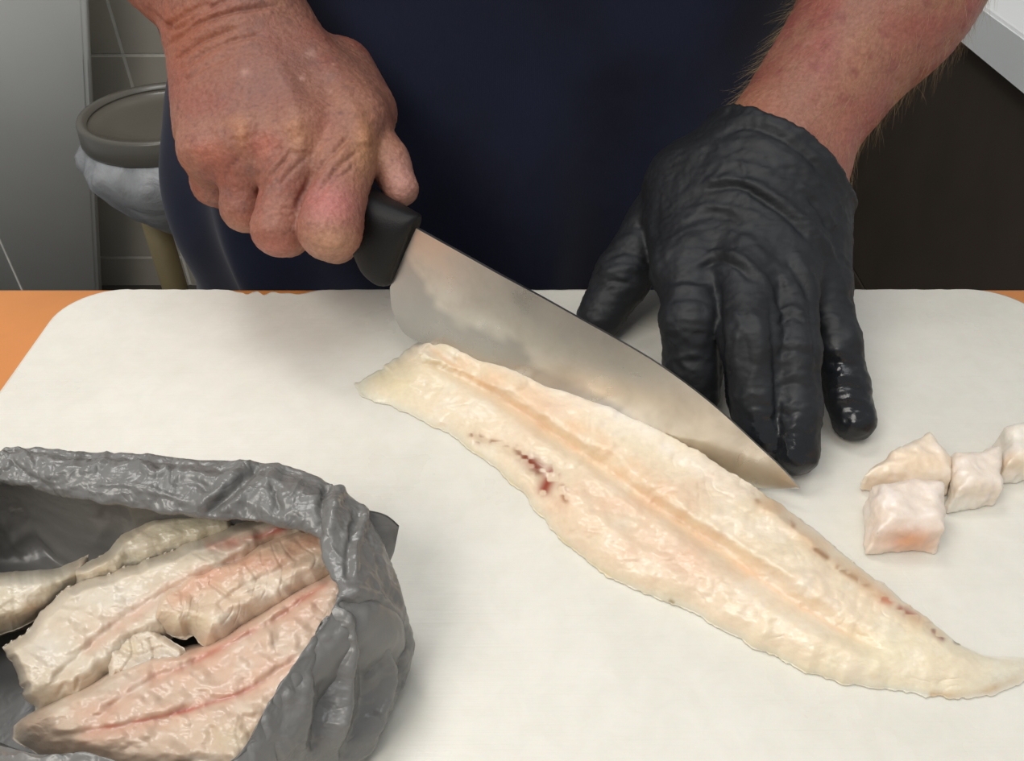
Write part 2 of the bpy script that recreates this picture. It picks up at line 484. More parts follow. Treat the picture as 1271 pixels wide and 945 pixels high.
# ---- right hand (fist on the knife)
def Wp(x, y, z): return W(float(x), float(y), float(z))
RW = Wp(296, 22, .128); RE = np.array([-.315, .60, .245])
R_mcp = [Wp(443, 148, .098), Wp(372, 163, .099), Wp(308, 172, .096), Wp(257, 186, .090)]
R_pip = [Wp(410, 284, .070), Wp(347, 284, .066), Wp(305, 257, .066), Wp(267, 227, .066)]
R_dip = [Wp(416, 296, .045), Wp(357, 290, .042), Wp(312, 262, .043), Wp(277, 236, .045)]
R_tip = [Wp(428, 250, .040), Wp(372, 246, .038), Wp(326, 226, .040), Wp(290, 205, .043)]
R_r = [(13.5, 13.6, 11.5, 10), (12.5, 12.0, 11, 9.5), (12, 11.2, 10, 9), (12, 10.8, 9.5, 8.5)]
T_cmc = Wp(380, 75, .105); T_mcp = DP(450, 152, .405); T_ip = DP(481, 200, .402); T_tip = DP(498, 234, .399)
def right_hand(p):
    palm = None
    for m, r in zip(R_mcp, R_r):
        base = RW + (m - RW) * 0.16 + (m - R_mcp[1]) * 0.30
        e = cone(p, base, m, 19 * mm, r[0] * mm)
        palm = e if palm is None else smin(palm, e, 11 * mm)
    pc = sum(R_mcp) / 4 * 0.55 + RW * 0.45 + np.array([0.004, 0.0, -0.014])
    palm = smin(palm, ball(p, pc, 33 * mm, (1.0, 0.9, 0.75)), 12 * mm)
    palm = smin(palm, cone(p, Wp(420, 95, .098), Wp(448, 140, .092), 20 * mm, 18 * mm), 14 * mm)
    palm = smin(palm, cone(p, Wp(262, 90, .105), Wp(250, 165, .088), 18 * mm, 12 * mm), 12 * mm)
    for q in range(3):
        wa = (R_mcp[q] + R_mcp[q + 1]) / 2 * .62 + (R_pip[q] + R_pip[q + 1]) / 2 * .38
        palm = smin(palm, cone(p, (R_mcp[q] + R_mcp[q + 1]) / 2, wa, 10.5 * mm, 8.5 * mm), 9 * mm)
    fing = None
    for a, b_, c_, d_, r in zip(R_mcp, R_pip, R_dip, R_tip, R_r):
        mid = a * 0.5 + b_ * 0.5 + UP * 0.002
        e = chain(p, [(a, r[0] * mm), (mid, (r[0] * .5 + r[1] * .5 - 0.3) * mm), (b_, r[1] * mm), (c_, r[2] * mm), (d_, r[3] * mm)], 4 * mm)
        fing = e if fing is None else smin(fing, e, 1.3 * mm)
    d = smin(palm, fing, 7 * mm)
    th = chain(p, [(T_cmc, 16 * mm), (T_mcp, 11.5 * mm), (T_ip, 9.8 * mm), (T_tip, 8.4 * mm)], 4 * mm)
    d = smin(d, th, 2.5 * mm)
    return d
def right_arm(p):
    d = cone(p, RW + (RW - RE) * 0.02, RW * .55 + RE * .45, 30 * mm, 41 * mm)
    d = smin(d, cone(p, RW * .55 + RE * .45, RE, 41 * mm, 44 * mm), 20 * mm)
    return d
# ---- left hand (inside the glove) and arm
LW = Wp(972, 176, .086); LE = np.array([.300, .535, .262])
L_mcp = [Wp(856, 330, .053), Wp(922, 338, .058), Wp(978, 352, .055), Wp(1020, 358, .047)]
L_pip = [Wp(858, 398, .042), Wp(931, 420, .046), Wp(986, 436, .042), Wp(1038, 425, .034)]
L_dip = [Wp(860, 452, .024), Wp(940, 492, .026), Wp(988, 508, .025), Wp(1048, 478, .020)]
L_tip = [Wp(863, 488, .013), Wp(944, 540, .0135), Wp(988, 562, .0115), Wp(1060, 521, .0098)]
L_r = [(13.6, 12.6, 11.8, 10.3), (12.8, 12.0, 11.2, 9.8), (11.5, 9.6, 9.3, 8.8), (11.0, 9.4, 9.0, 8.6)]
K_cmc = Wp(856, 218, .062); K_mcp = Wp(815, 282, .046); K_ip = Wp(772, 345, .028); K_tip = Wp(745, 393, .013)
def left_hand(p, grow=0.0):
    palm = None
    for m, r in zip(L_mcp, L_r):
        base = LW + (m - LW) * 0.2 + (m - L_mcp[1]) * 0.18
        e = cone(p, base, m, 21 * mm, r[0] * mm)
        palm = e if palm is None else smin(palm, e, 12 * mm)
    palm = smin(palm, cone(p, Wp(855, 235, .066), L_mcp[0] + np.array([0, .006, -.006]), 22 * mm, 15 * mm), 12 * mm)
    palm = smin(palm, cone(p, Wp(1000, 230, .066), L_mcp[3] + np.array([.0, .01, -.004]), 19 * mm, 13 * mm), 10 * mm)
    palm = smin(palm, ball(p, Wp(930, 270, .046), 34 * mm, (1.0, 1.0, 0.8)), 14 * mm)
    fing = None
    for a, b_, c_, d_, r in zip(L_mcp, L_pip, L_dip, L_tip, L_r):
        e = chain(p, [(a, r[0] * mm), (b_, r[1] * mm), (c_, r[2] * mm), (d_, r[3] * mm)], 4 * mm)
        fing = e if fing is None else smin(fing, e, 1.2 * mm)
    d = smin(palm, fing, 5 * mm)
    th = chain(p, [(K_cmc, 17 * mm), (K_mcp, 14.5 * mm), (K_ip, 13 * mm), (K_tip, 11 * mm)], 5 * mm)
    d = smin(d, th, 4.5 * mm)
    return d - grow
def left_arm(p):
    d = cone(p, LW + (LW - LE) * 0.03, LW * .7 + LE * .3, 28.5 * mm, 35 * mm)
    d = smin(d, cone(p, LW * .7 + LE * .3, LW * .35 + LE * .65, 35 * mm, 44 * mm), 20 * mm)
    return smin(d, cone(p, LW * .35 + LE * .65, LE, 44 * mm, 43 * mm), 20 * mm)
# ---- torso, shoulders, upper arms
TC = np.array([-.012, .60])
def torso(p, sx=.212, sy=.115):
    z = p[:, 2]
    wz = 1 + 0.10 * sstep(.05, .35, z) + 0.04 * sstep(-.05, -.25, z)
    q = np.sqrt(((p[:, 0] - TC[0]) / (sx * wz)) ** 2 + ((p[:, 1] - TC[1]) / (sy * wz)) ** 2)
    d = (q - 1) * sy
    return np.maximum(d, np.maximum(z - .44, -.42 - z))
SH = {-1: np.array([-.205, .60, .40]), 1: np.array([.19, .60, .40])}
def body(p):
    d = torso(p)
    d = smin(d, cone(p, SH[-1], RE, 55 * mm, 45 * mm), 30 * mm)
    d = smin(d, cone(p, SH[1], LE, 55 * mm, 45 * mm), 30 * mm)
    d = smin(d, cone(p, (TC[0], .60, .42), (TC[0], .60, .52), 70 * mm, 58 * mm), 30 * mm)
    d = smin(d, right_arm(p), 12 * mm); d = smin(d, left_arm(p), 12 * mm)
    return d
def skin_field(p):
    return smin(smin(body(p), right_hand(p), 12 * mm), left_hand(p, -2.2 * mm), 12 * mm)

def facing(V, Nn):
    v = V - CP; v /= np.linalg.norm(v, axis=1)[:, None]
    return sstep(-0.05, 0.35, -(v * Nn).sum(1))
def creases(V, F, lines):
    """press or raise folds along lines: (points, half width px, depth in mm)"""
    Nn = vnormals(V, F); px, py, _ = PJ(V); fc = facing(V, Nn)
    disp = np.zeros(len(V))
    for poly, w, amp in lines:
        d, t = pdist(px, py, spline(poly, len(poly) * 5), 3.2 * w)
        fade = sstep(0, .18, t) * (1 - sstep(.82, 1, t)) * 0.85 + 0.15
        disp += amp * mm * np.exp(-(d / w) ** 2) * fade
    return V + Nn * (disp * fc)[:, None]

# fine part: right hand with wrist
lo = np.array([-.215, .29, .02]); hi = np.array([-.02, .475, .185])
Vr, Fr = nets(lambda p: smin(right_hand(p), right_arm(p), 12 * mm), lo, hi, 0.9 * mm)
cutx = (Vr - RW) @ ((RE - RW) / np.linalg.norm(RE - RW))
Vr, Fr = crop(Vr, Fr, (cutx < .055) & (Vr > lo + .003).all(1) & (Vr < hi - .003).all(1))
Vr = relax(Vr, Fr, 2)
Vr = creases(Vr, Fr, [
    # folds between the knuckles
    ([(366, 262), (378, 236), (398, 205), (422, 180), (438, 166)], 3.6, -1.7), ([(318, 246), (328, 226), (340, 212), (362, 192)], 3.4, -1.3), ([(346, 232), (362, 212), (384, 192)], 2.8, -.8),
    ([(388, 252), (404, 228), (428, 200), (446, 188)], 2.8, -1.3),
    ([(372, 262), (388, 236), (412, 206), (436, 178)], 3.0, .8),
    ([(396, 246), (412, 226), (440, 208)], 2.6, -.9), ([(380, 240), (396, 214), (420, 190)], 2.4, .6),
    ([(318, 226), (334, 200), (352, 180)], 4, -1.1),
    ([(280, 222), (288, 205), (302, 192)], 4, -.7),
    ([(336, 226), (350, 202), (362, 186)], 3, -.7),
    # tendons and knuckle ridges
    ([(340, 70), (362, 120), (372, 165)], 10, .7), ([(400, 70), (428, 115), (444, 150)], 10, .7), ([(300, 80), (306, 130), (308, 172)], 9, .5),
    ([(366, 148), (372, 170), (374, 190)], 9, 1.4), ([(436, 138), (450, 160), (452, 182)], 10, 1.6), ([(298, 150), (300, 172)], 9, 1.2), ([(248, 165), (246, 190)], 10, 1.0),
    ([(404, 80), (408, 110), (410, 140)], 12, -.3), ([(336, 130), (338, 160)], 9, -.4), ([(276, 140), (278, 170)], 8, -.4),
    # wrist folds
    ([(186, 12), (214, 36), (250, 14), (300, -8)], 3.6, -1.6), ([(208, 58), (240, 32), (290, 14), (350, 6)], 3.4, -1.9), ([(214, 78), (250, 52), (300, 34)], 3.0, -1.5),
    ([(218, 92), (252, 66), (296, 48), (330, 42)], 3.0, -1.3), ([(219, 108), (250, 84), (290, 66)], 3.0, -1.0), ([(200, 36), (232, 16), (262, 0)], 3.4, -1.5),
    ([(216, 66), (246, 42), (296, 24)], 4, .6), ([(220, 128), (244, 104), (270, 90)], 3.5, -.5),
    # finger joints
    ([(392, 268), (414, 262), (436, 270)], 3.0, -.35), ([(332, 262), (346, 258), (362, 262)], 2.6, -.3), ([(334, 270), (348, 267), (364, 270)], 2.4, -.3),
    ([(388, 306), (412, 312), (434, 304)], 3.5, -.5),
])
Nn = vnormals(Vr, Fr)
Vr = Vr + Nn * (0.22 * mm * fbm(Vr, 320, 3, 5) + 0.16 * mm * noise(Vr, 900, 9))[:, None]
# fine part: left forearm above the cuff
lo2 = np.array([.06, .33, .03]); hi2 = np.array([.26, .53, .23])
Vl, Fl = nets(lambda p: smin(left_arm(p), left_hand(p, -2.2 * mm), 12 * mm), lo2, hi2, 1.6 * mm)
cutl = (Vl - LW) @ ((LE - LW) / np.linalg.norm(LE - LW))
Vl, Fl = crop(Vl, Fl, (cutl < .125) & (cutl > -.045) & (Vl > lo2 + .003).all(1) & (Vl < hi2 - .003).all(1))
Vl = relax(Vl, Fl, 2)
Nn = vnormals(Vl, Fl)
Vl = Vl + Nn * (0.5 * mm * fbm(Vl, 90, 3, 15) + 0.16 * mm * noise(Vl, 700, 9))[:, None]
# coarse rest of the same figure
Vb, Fb = nets(skin_field, (-.40, .22, -.44), (.38, .74, .56), 5.5 * mm)
cr = (Vb - RW) @ ((RE - RW) / np.linalg.norm(RE - RW)); cl = (Vb - LW) @ ((LE - LW) / np.linalg.norm(LE - LW))
isR = (right_hand(Vb) < .02) | ((right_arm(Vb) < .008)); isL = (left_hand(Vb) < .02) | (left_arm(Vb) < .008)
drop = (isR & (cr < .050)) | (isL & (cl < .118) & (cl > -.036))
Vb, Fb = crop(Vb, Fb, ~drop)
VV = np.concatenate([Vr, Vl, Vb])
FF = np.concatenate([Fr, Fl + len(Vr), Fb + len(Vr) + len(Vl)])
# skin colour field, with some light and shade on the fist painted in
px, py, dd = PJ(VV)
Cc = np.tile(s2l((160, 111, 93)), (len(VV), 1))
def tint(mask, rgb, amt=1.0):
    global Cc
    m = np.clip(mask * amt, 0, 1)[:, None]
    Cc = Cc * (1 - m) + s2l(rgb) * m
def blob(x, y, r, ry=None): return np.exp(-(((px - x) / r) ** 2 + ((py - y) / (ry or r)) ** 2))
hand_r = (np.arange(len(VV)) < len(Vr)).astype(float)
arm_l = ((np.arange(len(VV)) >= len(Vr)) & (np.arange(len(VV)) < len(Vr) + len(Vl))).astype(float)
nzl = fbm(VV, 45, 4, 31); nzf = fbm(VV, 170, 3, 37); nzs = noise(VV, 520, 41)
tint(sstep(-.1, .9, nzl), (154, 90, 77), .7)
tint(sstep(.1, .9, nzf), (136, 96, 86), .55)
tint(sstep(-.2, -.9, nzl), (178, 128, 100), .5)
tint(sstep(.55, .95, nzs) * hand_r, (104, 72, 66), .6)
tint(hand_r * blob(330, 95, 90, 60), (146, 102, 92), .65)  # painted shade over the upper back of the hand
tint(hand_r * blob(225, 45, 60, 60), (160, 94, 66), .7)
tint(hand_r * blob(372, 168, 16, 24), (206, 152, 114), .6); tint(hand_r * blob(452, 170, 12, 34), (204, 150, 110), .6)
tint(hand_r * blob(300, 165, 9, 20), (206, 148, 108), .6); tint(hand_r * blob(258, 186, 20, 18), (206, 132, 108), .6)
tint(hand_r * blob(328, 178, 22, 16), (196, 116, 96), .6); tint(hand_r * blob(400, 160, 20, 24), (186, 116, 100), .4)
tint(hand_r * blob(455, 190, 26, 26), (196, 146, 104), .4)
tint(hand_r * blob(412, 254, 32, 26), (196, 124, 118), .85); tint(hand_r * blob(410, 302, 30, 20), (214, 164, 132), .75)  # pink index joint, with painted light on the finger's lower side
tint(hand_r * blob(345, 270, 26, 30), (172, 122, 100), .5); tint(hand_r * blob(345, 308, 24, 12), (206, 134, 116), .6)
tint(hand_r * blob(300, 280, 20, 14), (198, 138, 112), .5); tint(hand_r * blob(500, 225, 24, 40), (212, 160, 146), .6)
for x, y, r in ((386, 66, 6), (374, 97, 4), (304, 90, 6), (414, 80, 2.5), (410, 114, 2)):
    tint(hand_r * blob(x, y, r, r * .7), (206, 164, 148), .55)
tint(arm_l * sstep(-.3, .8, fbm(VV, 38, 3, 77)), (166, 96, 88), .75); tint(arm_l * sstep(.1, 1, nzf), (150, 82, 76), .6)
tint(arm_l * blob(930, 135, 40, 30), (184, 124, 98), .6); tint(arm_l * blob(1050, 175, 40, 50), (174, 116, 98), .5)
skin = flesh_mat('skin', 0.48, 0.15, (1.0, 0.35, 0.2), 0.0028, 600, 0.12, 0.55, 480, 0.4)
person = mesh_obj('person', VV, FF, skin, colors=Cc)
tag(person, 'person in a navy shirt gripping a knife, one hand in a black glove', 'person')

# ---- shirt
mshirt, nt, b = mat_new('navy_cotton')
n1 = noise_node(nt, 14, 4); rr = ramp(nt, n1.outputs[0], [(0.3, C4(19, 23, 40)), (0.7, C4(27, 33, 55))]); nt.links.new(rr.outputs[0], b.inputs['Base Color'])
b.inputs['Roughness'].default_value = 0.9; b.inputs['Sheen Weight'].default_value = 0.15; b.inputs['Specular IOR Level'].default_value = 0.2
tc = N(nt, 'ShaderNodeTexCoord'); wv = N(nt, 'ShaderNodeTexWave'); wv.inputs['Scale'].default_value = 420; nt.links.new(tc.outputs['Object'], wv.inputs['Vector']); bump(nt, b, wv.outputs[0], 0.15, 0.0006)
def shirt_field(p):
    f = 0.009 * np.sin(p[:, 0] * 46 + 5 * p[:, 2] + 2.5 * noise(p, 9, 3)) * sstep(.25, -.05, p[:, 2]) + 0.006 * noise(p, 13, 8)
    d = torso(p, .228, .122) - 0.006
    hipL = ball(p, (-.196, .57, -.055), .057, (1.0, 0.9, 1.2))
    d = smin(d, hipL, 30 * mm)
    d = smin(d, cone(p, SH[-1] + (0, 0, .0), SH[-1] * .45 + RE * .55, 70 * mm, 64 * mm), 30 * mm)
    d = smin(d, cone(p, SH[1], SH[1] * .45 + LE * .55, 70 * mm, 64 * mm), 30 * mm)
    return np.maximum(d + f, np.maximum(p[:, 2] - .455, -.20 - p[:, 2]))
Vs, Fs = nets(shirt_field, (-.36, .42, -.22), (.34, .78, .49), 4.5 * mm)
Vs = relax(Vs, Fs, 2)
mesh_obj('shirt', Vs, Fs, mshirt, person)
def trouser_field(p):
    d = np.maximum(torso(p, .20, .116) - 0.004, p[:, 2] + .16)
    for s in (-1, 1):
        x = TC[0] + s * .10
        d = smin(d, chain(p, [((x, .60, -.30), 82 * mm), ((x + s * .01, .59, -.58), 62 * mm), ((x + s * .015, .61, -.875), 50 * mm)], 20 * mm), 20 * mm)
    return np.maximum(d, -.865 - p[:, 2]) + 0.004 * noise(p, 18, 4)
Vt, Ft = nets(trouser_field, (-.30, .42, -.90), (.28, .76, -.10), 9 * mm)
mtr = simple('dark_trousers', C4(26, 28, 36), 0.85, 0, 0.1, 12)
mesh_obj('trousers', relax(Vt, Ft, 1), Ft, mtr, person)
for s in (-1, 1):
    x = TC[0] + s * .115
    def shoe(p): return np.maximum(smin(cone(p, (x, .63, -.862), (x + s * .02, .44, -.872), 42 * mm, 34 * mm), cone(p, (x, .63, -.84), (x, .61, -.80), 42 * mm, 40 * mm), 20 * mm), FLOOR - p[:, 2])
    Vq, Fq = nets(shoe, (x - .09, .38, -.92), (x + .09, .70, -.74), 7 * mm)
    mesh_obj('shoe', Vq, Fq, mtr, person)

# ---- black glove
def cuff_axis(p): return (p - LW) @ ((LE - LW) / np.linalg.norm(LE - LW))
uA = (LE - LW) / np.linalg.norm(LE - LW)
CUFF = -.006
def glove_field(p):
    d = left_hand(p, 0.6 * mm)
    sl = cone(p, LW - uA * .03, LW + uA * .035, 34 * mm, 34.5 * mm)
    d = smin(d, sl, 16 * mm)
    a = cuff_axis(p)
    # cuff edge, cut on a slant, hollow
    cut = a - (CUFF + 0.004 * noise(p, 40, 2))
    d = d - 1.1 * mm * np.exp(-((cut + .0018) / .0020) ** 2)
    inner = cone(p, LW - uA * .04, LW + uA * .06, 30.0 * mm, 32.5 * mm)
    d = np.maximum(d, cut)
    return np.maximum(d, -np.maximum(inner, CUFF - .018 - a))
lo3 = np.array([.02, .215, -.002]); hi3 = np.array([.20, .475, .145])
Vg, Fg = nets(glove_field, lo3, hi3, 1.2 * mm)
Vg = relax(Vg, Fg, 1)
Vg = creases(Vg, Fg, [
    ([(885, 158), (925, 146), (975, 162), (1020, 200), (1046, 232)], 5, .9), ([(890, 172), (930, 158), (985, 182), (1025, 220)], 4, -1.1), ([(880, 186), (930, 172), (975, 192), (1015, 226), (1040, 262)], 5, .7),
    ([(868, 230), (892, 224), (918, 224), (948, 236), (985, 262), (1020, 298), (1040, 330)], 5.5, 1.9), ([(872, 240), (895, 233), (920, 234), (946, 247), (982, 274), (1014, 308)], 4.5, -1.6),
    ([(845, 262), (880, 256), (920, 262), (950, 270)], 4, .8), ([(842, 280), (885, 268), (925, 278)], 4, -.8), ([(850, 300), (895, 288), (940, 300)], 5, .6),
    ([(868, 325), (890, 314), (915, 318), (940, 338), (958, 362)], 4.5, 1.4), ([(868, 335), (890, 325), (912, 330), (934, 350)], 4, -1.3),
    ([(935, 305), (962, 330), (982, 360)], 5, 1.0), ([(985, 310), (1006, 345), (1022, 385)], 5, 1.0), ([(975, 320), (996, 352), (1010, 385)], 4, -1.1),
    ([(1000, 240), (1025, 275), (1040, 315)], 4, -1.0), ([(990, 225), (1016, 250), (1036, 285)], 4, .9),
    ([(890, 200), (930, 205), (960, 215)], 4, .5), ([(920, 195), (926, 225), (930, 260)], 3, .5), ([(900, 205), (880, 225)], 3, .5),
    ([(892, 352), (894, 420), (898, 500)], 4, -1.4), ([(956, 372), (962, 440), (966, 540)], 4, -1.4), ([(1004, 376), (1011, 430), (1020, 490)], 4, -1.2),
    ([(792, 275), (800, 300), (806, 330)], 5, -1.3), ([(800, 262), (812, 300), (816, 340)], 5, .9),
    ([(740, 345), (768, 332), (796, 335)], 4, .7), ([(732, 360), (762, 350), (792, 356)], 3.5, -.7), ([(752, 322), (780, 312), (800, 318)], 4, -.7), ([(762, 300), (785, 292)], 4, .6),
    ([(820, 352), (848, 346), (884, 352)], 4, -.9), ([(822, 362), (850, 357), (886, 362)], 4, .8), ([(824, 376), (852, 370), (882, 376)], 3.5, -.6), ([(824, 400), (855, 396), (888, 402)], 4, .5), ([(826, 420), (856, 414), (888, 420)], 4, -.5), ([(828, 448), (858, 440), (890, 446)], 4, .4),
    ([(900, 385), (918, 400), (912, 440), (920, 470)], 5, .8), ([(925, 380), (945, 410), (942, 450), (925, 490)], 6, .6), ([(908, 400), (925, 425), (930, 460)], 4, -.6), ([(915, 500), (938, 488), (960, 498)], 4, .6), ([(918, 512), (940, 502), (960, 510)], 4, -.6),
    ([(962, 395), (982, 382), (1000, 392)], 4, 1.0), ([(964, 405), (984, 393), (1000, 402)], 3.5, -1.0), ([(964, 430), (985, 424), (1006, 432)], 4, .7), ([(964, 442), (986, 436), (1008, 444)], 3.5, -.7), ([(964, 470), (986, 464), (1010, 470)], 4, .6), ([(966, 482), (986, 476), (1010, 484)], 3.5, -.7), ([(968, 505), (990, 498), (1010, 506)], 4, .6), ([(970, 518), (990, 512), (1010, 520)], 3.5, -.7), ([(972, 536), (990, 530), (1008, 538)], 3, .6),
    ([(1012, 400), (1030, 392), (1048, 398)], 4, .8), ([(1016, 420), (1036, 412), (1054, 418)], 4, -.7), ([(1020, 440), (1040, 434), (1060, 440)], 4, .6), ([(1022, 455), (1044, 450), (1066, 456)], 3.5, -.7), ([(1028, 472), (1048, 466), (1070, 472)], 3.5, .8), ([(1030, 484), (1052, 480), (1074, 486)], 3, -.8), ([(1034, 498), (1056, 494), (1078, 500)], 3, .8), ([(1036, 510), (1058, 506), (1080, 512)], 3, -.8),
])
Nn = vnormals(Vg, Fg)
wr = 1 - np.abs(fbm(Vg * np.array([1, 1.6, 1.6]), 75, 3, 21)) * 2
wr2 = 1 - np.abs(fbm(Vg * np.array([1, 2.2, 2.2]), 190, 2, 26)) * 2
Vg = Vg + Nn * (0.42 * mm * wr + 0.15 * mm * wr2)[:, None]
Vg[:, 2] = np.maximum(Vg[:, 2], 0.0006)
gx_, gy_, _ = PJ(Vg)
wet = np.clip(sum(np.exp(-(((gx_ - x) / rx) ** 2 + ((gy_ - y) / ry) ** 2)) for x, y, rx, ry in ((1062, 505, 26, 42), (988, 560, 24, 45), (900, 500, 8, 60), (945, 540, 20, 40), (1040, 455, 14, 25))), 0, 1)
mgl, nt, b = mat_new('black_nitrile')
at = N(nt, 'ShaderNodeAttribute', attribute_name='wet')
n1 = noise_node(nt, 60, 4); rr = ramp(nt, n1.outputs[0], [(0.3, C4(22, 23, 26)), (0.7, C4(31, 33, 37))]); nt.links.new(rr.outputs[0], b.inputs['Base Color'])
mr = N(nt, 'ShaderNodeMapRange'); nt.links.new(at.outputs['Fac'], mr.inputs[0]); mr.inputs[3].default_value = 0.58; mr.inputs[4].default_value = 0.13; nt.links.new(mr.outputs[0], b.inputs['Roughness'])
p = bump(nt, b, noise_node(nt, 260, 4, 0.6, dist=0.6).outputs[0], 0.16, 0.0012); b.inputs['Specular IOR Level'].default_value = 0.45
mesh_obj('glove', Vg, Fg, mgl, person, attrs={'wet': wet})

# ---- fine arm hair
rng = np.random.default_rng(4)
Nl = vnormals(Vl, Fl)
al = cuff_axis(Vl)
ok = np.where((al > -.004) & (al < .122))[0]
pick = rng.choice(ok, 1900)
HV = []; HF = []
for q in pick:
    p0 = Vl[q]; nn = Nl[q]
    tdir = -uA * 0.75 + nn * 0.42 + rng.normal(0, .28, 3); tdir /= np.linalg.norm(tdir)
    sd = np.cross(tdir, nn); sd /= np.linalg.norm(sd) + 1e-9
    L = rng.uniform(.005, .012); w = 0.00005
    base = len(HV)
    for k in range(4):
        t = k / 3
        c_ = p0 + tdir * L * t - uA * L * .35 * t * t
        for a in range(3):
            an = a * 2.094
            HV.append(c_ + (sd * math.cos(an) + nn * math.sin(an)) * w * (1 - .8 * t))
    for k in range(3):
        for a in range(3):
            HF.append((base + k * 3 + a, base + k * 3 + (a + 1) % 3, base + k * 3 + 3 + (a + 1) % 3, base + k * 3 + 3 + a))
mh = simple('arm_hair', C4(176, 150, 108), 0.5, 0, 0.2, 60, 0)
h_ = mesh_obj('arm_hair', np.array(HV), np.array(HF), mh, person); tag(h_, kind='stuff')

# ================================================================== KNIFE
kB = Wp(915, 600, .0012); kH = Wp(522, 427, .010); kS = Wp(518, 283, .066)
kn = np.cross(kB - kH, kS - kH); kn /= np.linalg.norm(kn)
if kn[1] > 0: kn = -kn                       # towards us
def KP(x, y):
    d = ray(float(x), float(y)); return CP + d * (((kH - CP) @ kn) / (d @ kn))
spine = [KP(*q) for q in ((518, 283), (570, 312), (620, 340), (670, 367), (720, 395), (770, 423), (815, 450), (860, 482), (900, 515), (940, 552), (970, 580), (993, 606))]
edge = [KP(*q) for q in ((484, 357), (487, 385), (500, 412), (522, 426), (575, 453), (650, 489), (720, 520), (790, 551), (850, 577), (900, 597), (935, 605), (965, 607), (993, 606.5))]
ns, nvv = 160, 14
sp = arclen(spine, ns); ed = arclen(edge, ns)
# smooth heel: spine side starts along the bolster line
V1 = []; V2 = []
for i in range(ns):
    for j in range(nvv):
        t = j / (nvv - 1)
        p_ = ed[i] * (1 - t) + sp[i] * t
        th = 0.0009 * min(1, t * 1.6) ** 0.8 * (1 - 0.45 * i / ns) + 0.00004
        V1.append(p_ + kn * th); V2.append(p_ - kn * th)
V = np.array(V1 + V2); g = grid_faces(ns, nvv); nn_ = ns * nvv
F = [tuple(q[::-1]) for q in g] + [tuple(q + nn_) for q in g]
loop = [i * nvv for i in range(ns)] + [(ns - 1) * nvv + j for j in range(1, nvv)] + [i * nvv + nvv - 1 for i in range(ns - 2, -1, -1)] + [j for j in range(nvv - 2, 0, -1)]
for a in range(len(loop)):
    u, v_ = loop[a], loop[(a + 1) % len(loop)]
    F.append((u, v_, v_ + nn_, u + nn_))
ms, nt, b = mat_new('brushed_steel')
b.inputs['Metallic'].default_value = 1.0
tc = N(nt, 'ShaderNodeTexCoord'); mp = N(nt, 'ShaderNodeMapping'); nt.links.new(tc.outputs['Object'], mp.inputs[0])
bu = (kB - kH) / np.linalg.norm(kB - kH)
mp.inputs['Rotation'].default_value = (0, 0, -math.atan2(bu[1], bu[0])); mp.inputs['Scale'].default_value = (8, 400, 400)
n3 = noise_node(nt, 3, 4, 0.6, mp.outputs[0]); n4 = noise_node(nt, 40, 4, 0.6, dist=0.2)
r_ = ramp(nt, n4.outputs[0], [(0.3, C4(206, 200, 190)), (0.5, C4(222, 217, 208)), (0.75, C4(228, 224, 216))]); nt.links.new(r_.outputs[0], b.inputs['Base Color'])
r_ = ramp(nt, n4.outputs[0], [(0.3, (.4, .4, .4, 1)), (0.7, (.24, .24, .24, 1))]); nt.links.new(r_.outputs[0], b.inputs['Roughness'])
bump(nt, b, n3.outputs[0], 0.05, 0.0004)
knife = empty('chef_knife', tuple(float(x) for x in (kH + kS) / 2))
tag(knife, 'chef knife with black handle, its steel blade resting along the long fillet', 'knife')
si = np.repeat(np.linspace(0, 1, ns), nvv); ti = np.tile(np.linspace(0, 1, nvv), ns)
vb = noise(np.array(V1), 90, 5) * .10
film = sstep(.06, 0, ti - (.50 - .35 * si + vb)) * (1 - sstep(.55, .8, si))
at = N(nt, 'ShaderNodeAttribute', attribute_name='film')
src = b.inputs['Base Color'].links[0].from_socket
nt.links.new(mixc(nt, at.outputs['Fac'], src, C4(186, 184, 180)), b.inputs['Base Color'])
bl = mesh_obj('blade', V, F, ms, smooth=True, attrs={'film': np.r_[film, film]}); adopt(bl, knife)
bl.data.set_sharp_from_angle(angle=math.radians(30))
# small scratches and water drops on the blade face are parts of its look
mk = simple('black_handle_plastic', C4(20, 20, 21), 0.5, 0, 0.1, 80, 0.25, 1500)
mk.node_tree.nodes['Principled BSDF'].inputs['Specular IOR Level'].default_value = 0.3
st = [((521, 268), (486, 353), 4.5), ((519, 265), (481, 356), 7.0), ((510, 261), (470, 353), 9.0), ((494, 253), (456, 338), 10.5), ((474, 244), (446, 312), 11.2), ((450, 231), (432, 292), 11.5), ((415, 213), (402, 266), 11.5), ((370, 190), (360, 240), 11.5), ((325, 168), (316, 216), 11.5), ((285, 148), (276, 198), 11)]
hs = []
for tp, bt, th in st:
    a, b_ = KP(*tp), KP(*bt); hs.append(np.concatenate([a, b_, [th * mm]]))
hs = arclen(hs, 60)
V = []; m_ = 40
for i, h_ in enumerate(hs):
    a, b_, th = h_[:3], h_[3:6], h_[6]
    ctr = (a + b_) / 2; ax = (a - b_) / 2
    for q in range(m_):
        an = 2 * math.pi * q / m_; c_, s_ = math.cos(an), math.sin(an)
        e = 0.72
        V.append(ctr + ax * math.copysign(abs(s_) ** e, s_) * 0.97 + kn * th * math.copysign(abs(c_) ** e, c_))
F = [tuple(q) for q in grid_faces(60, m_)]
F += [(i * m_ + m_ - 1, (i + 1) * m_ + m_ - 1, (i + 1) * m_, i * m_) for i in range(59)]
F += [tuple(range(m_))[::-1], tuple(59 * m_ + q for q in range(m_))]
hd = mesh_obj('handle', V, F, mk); adopt(hd, knife); hd.data.set_sharp_from_angle(angle=math.radians(50))
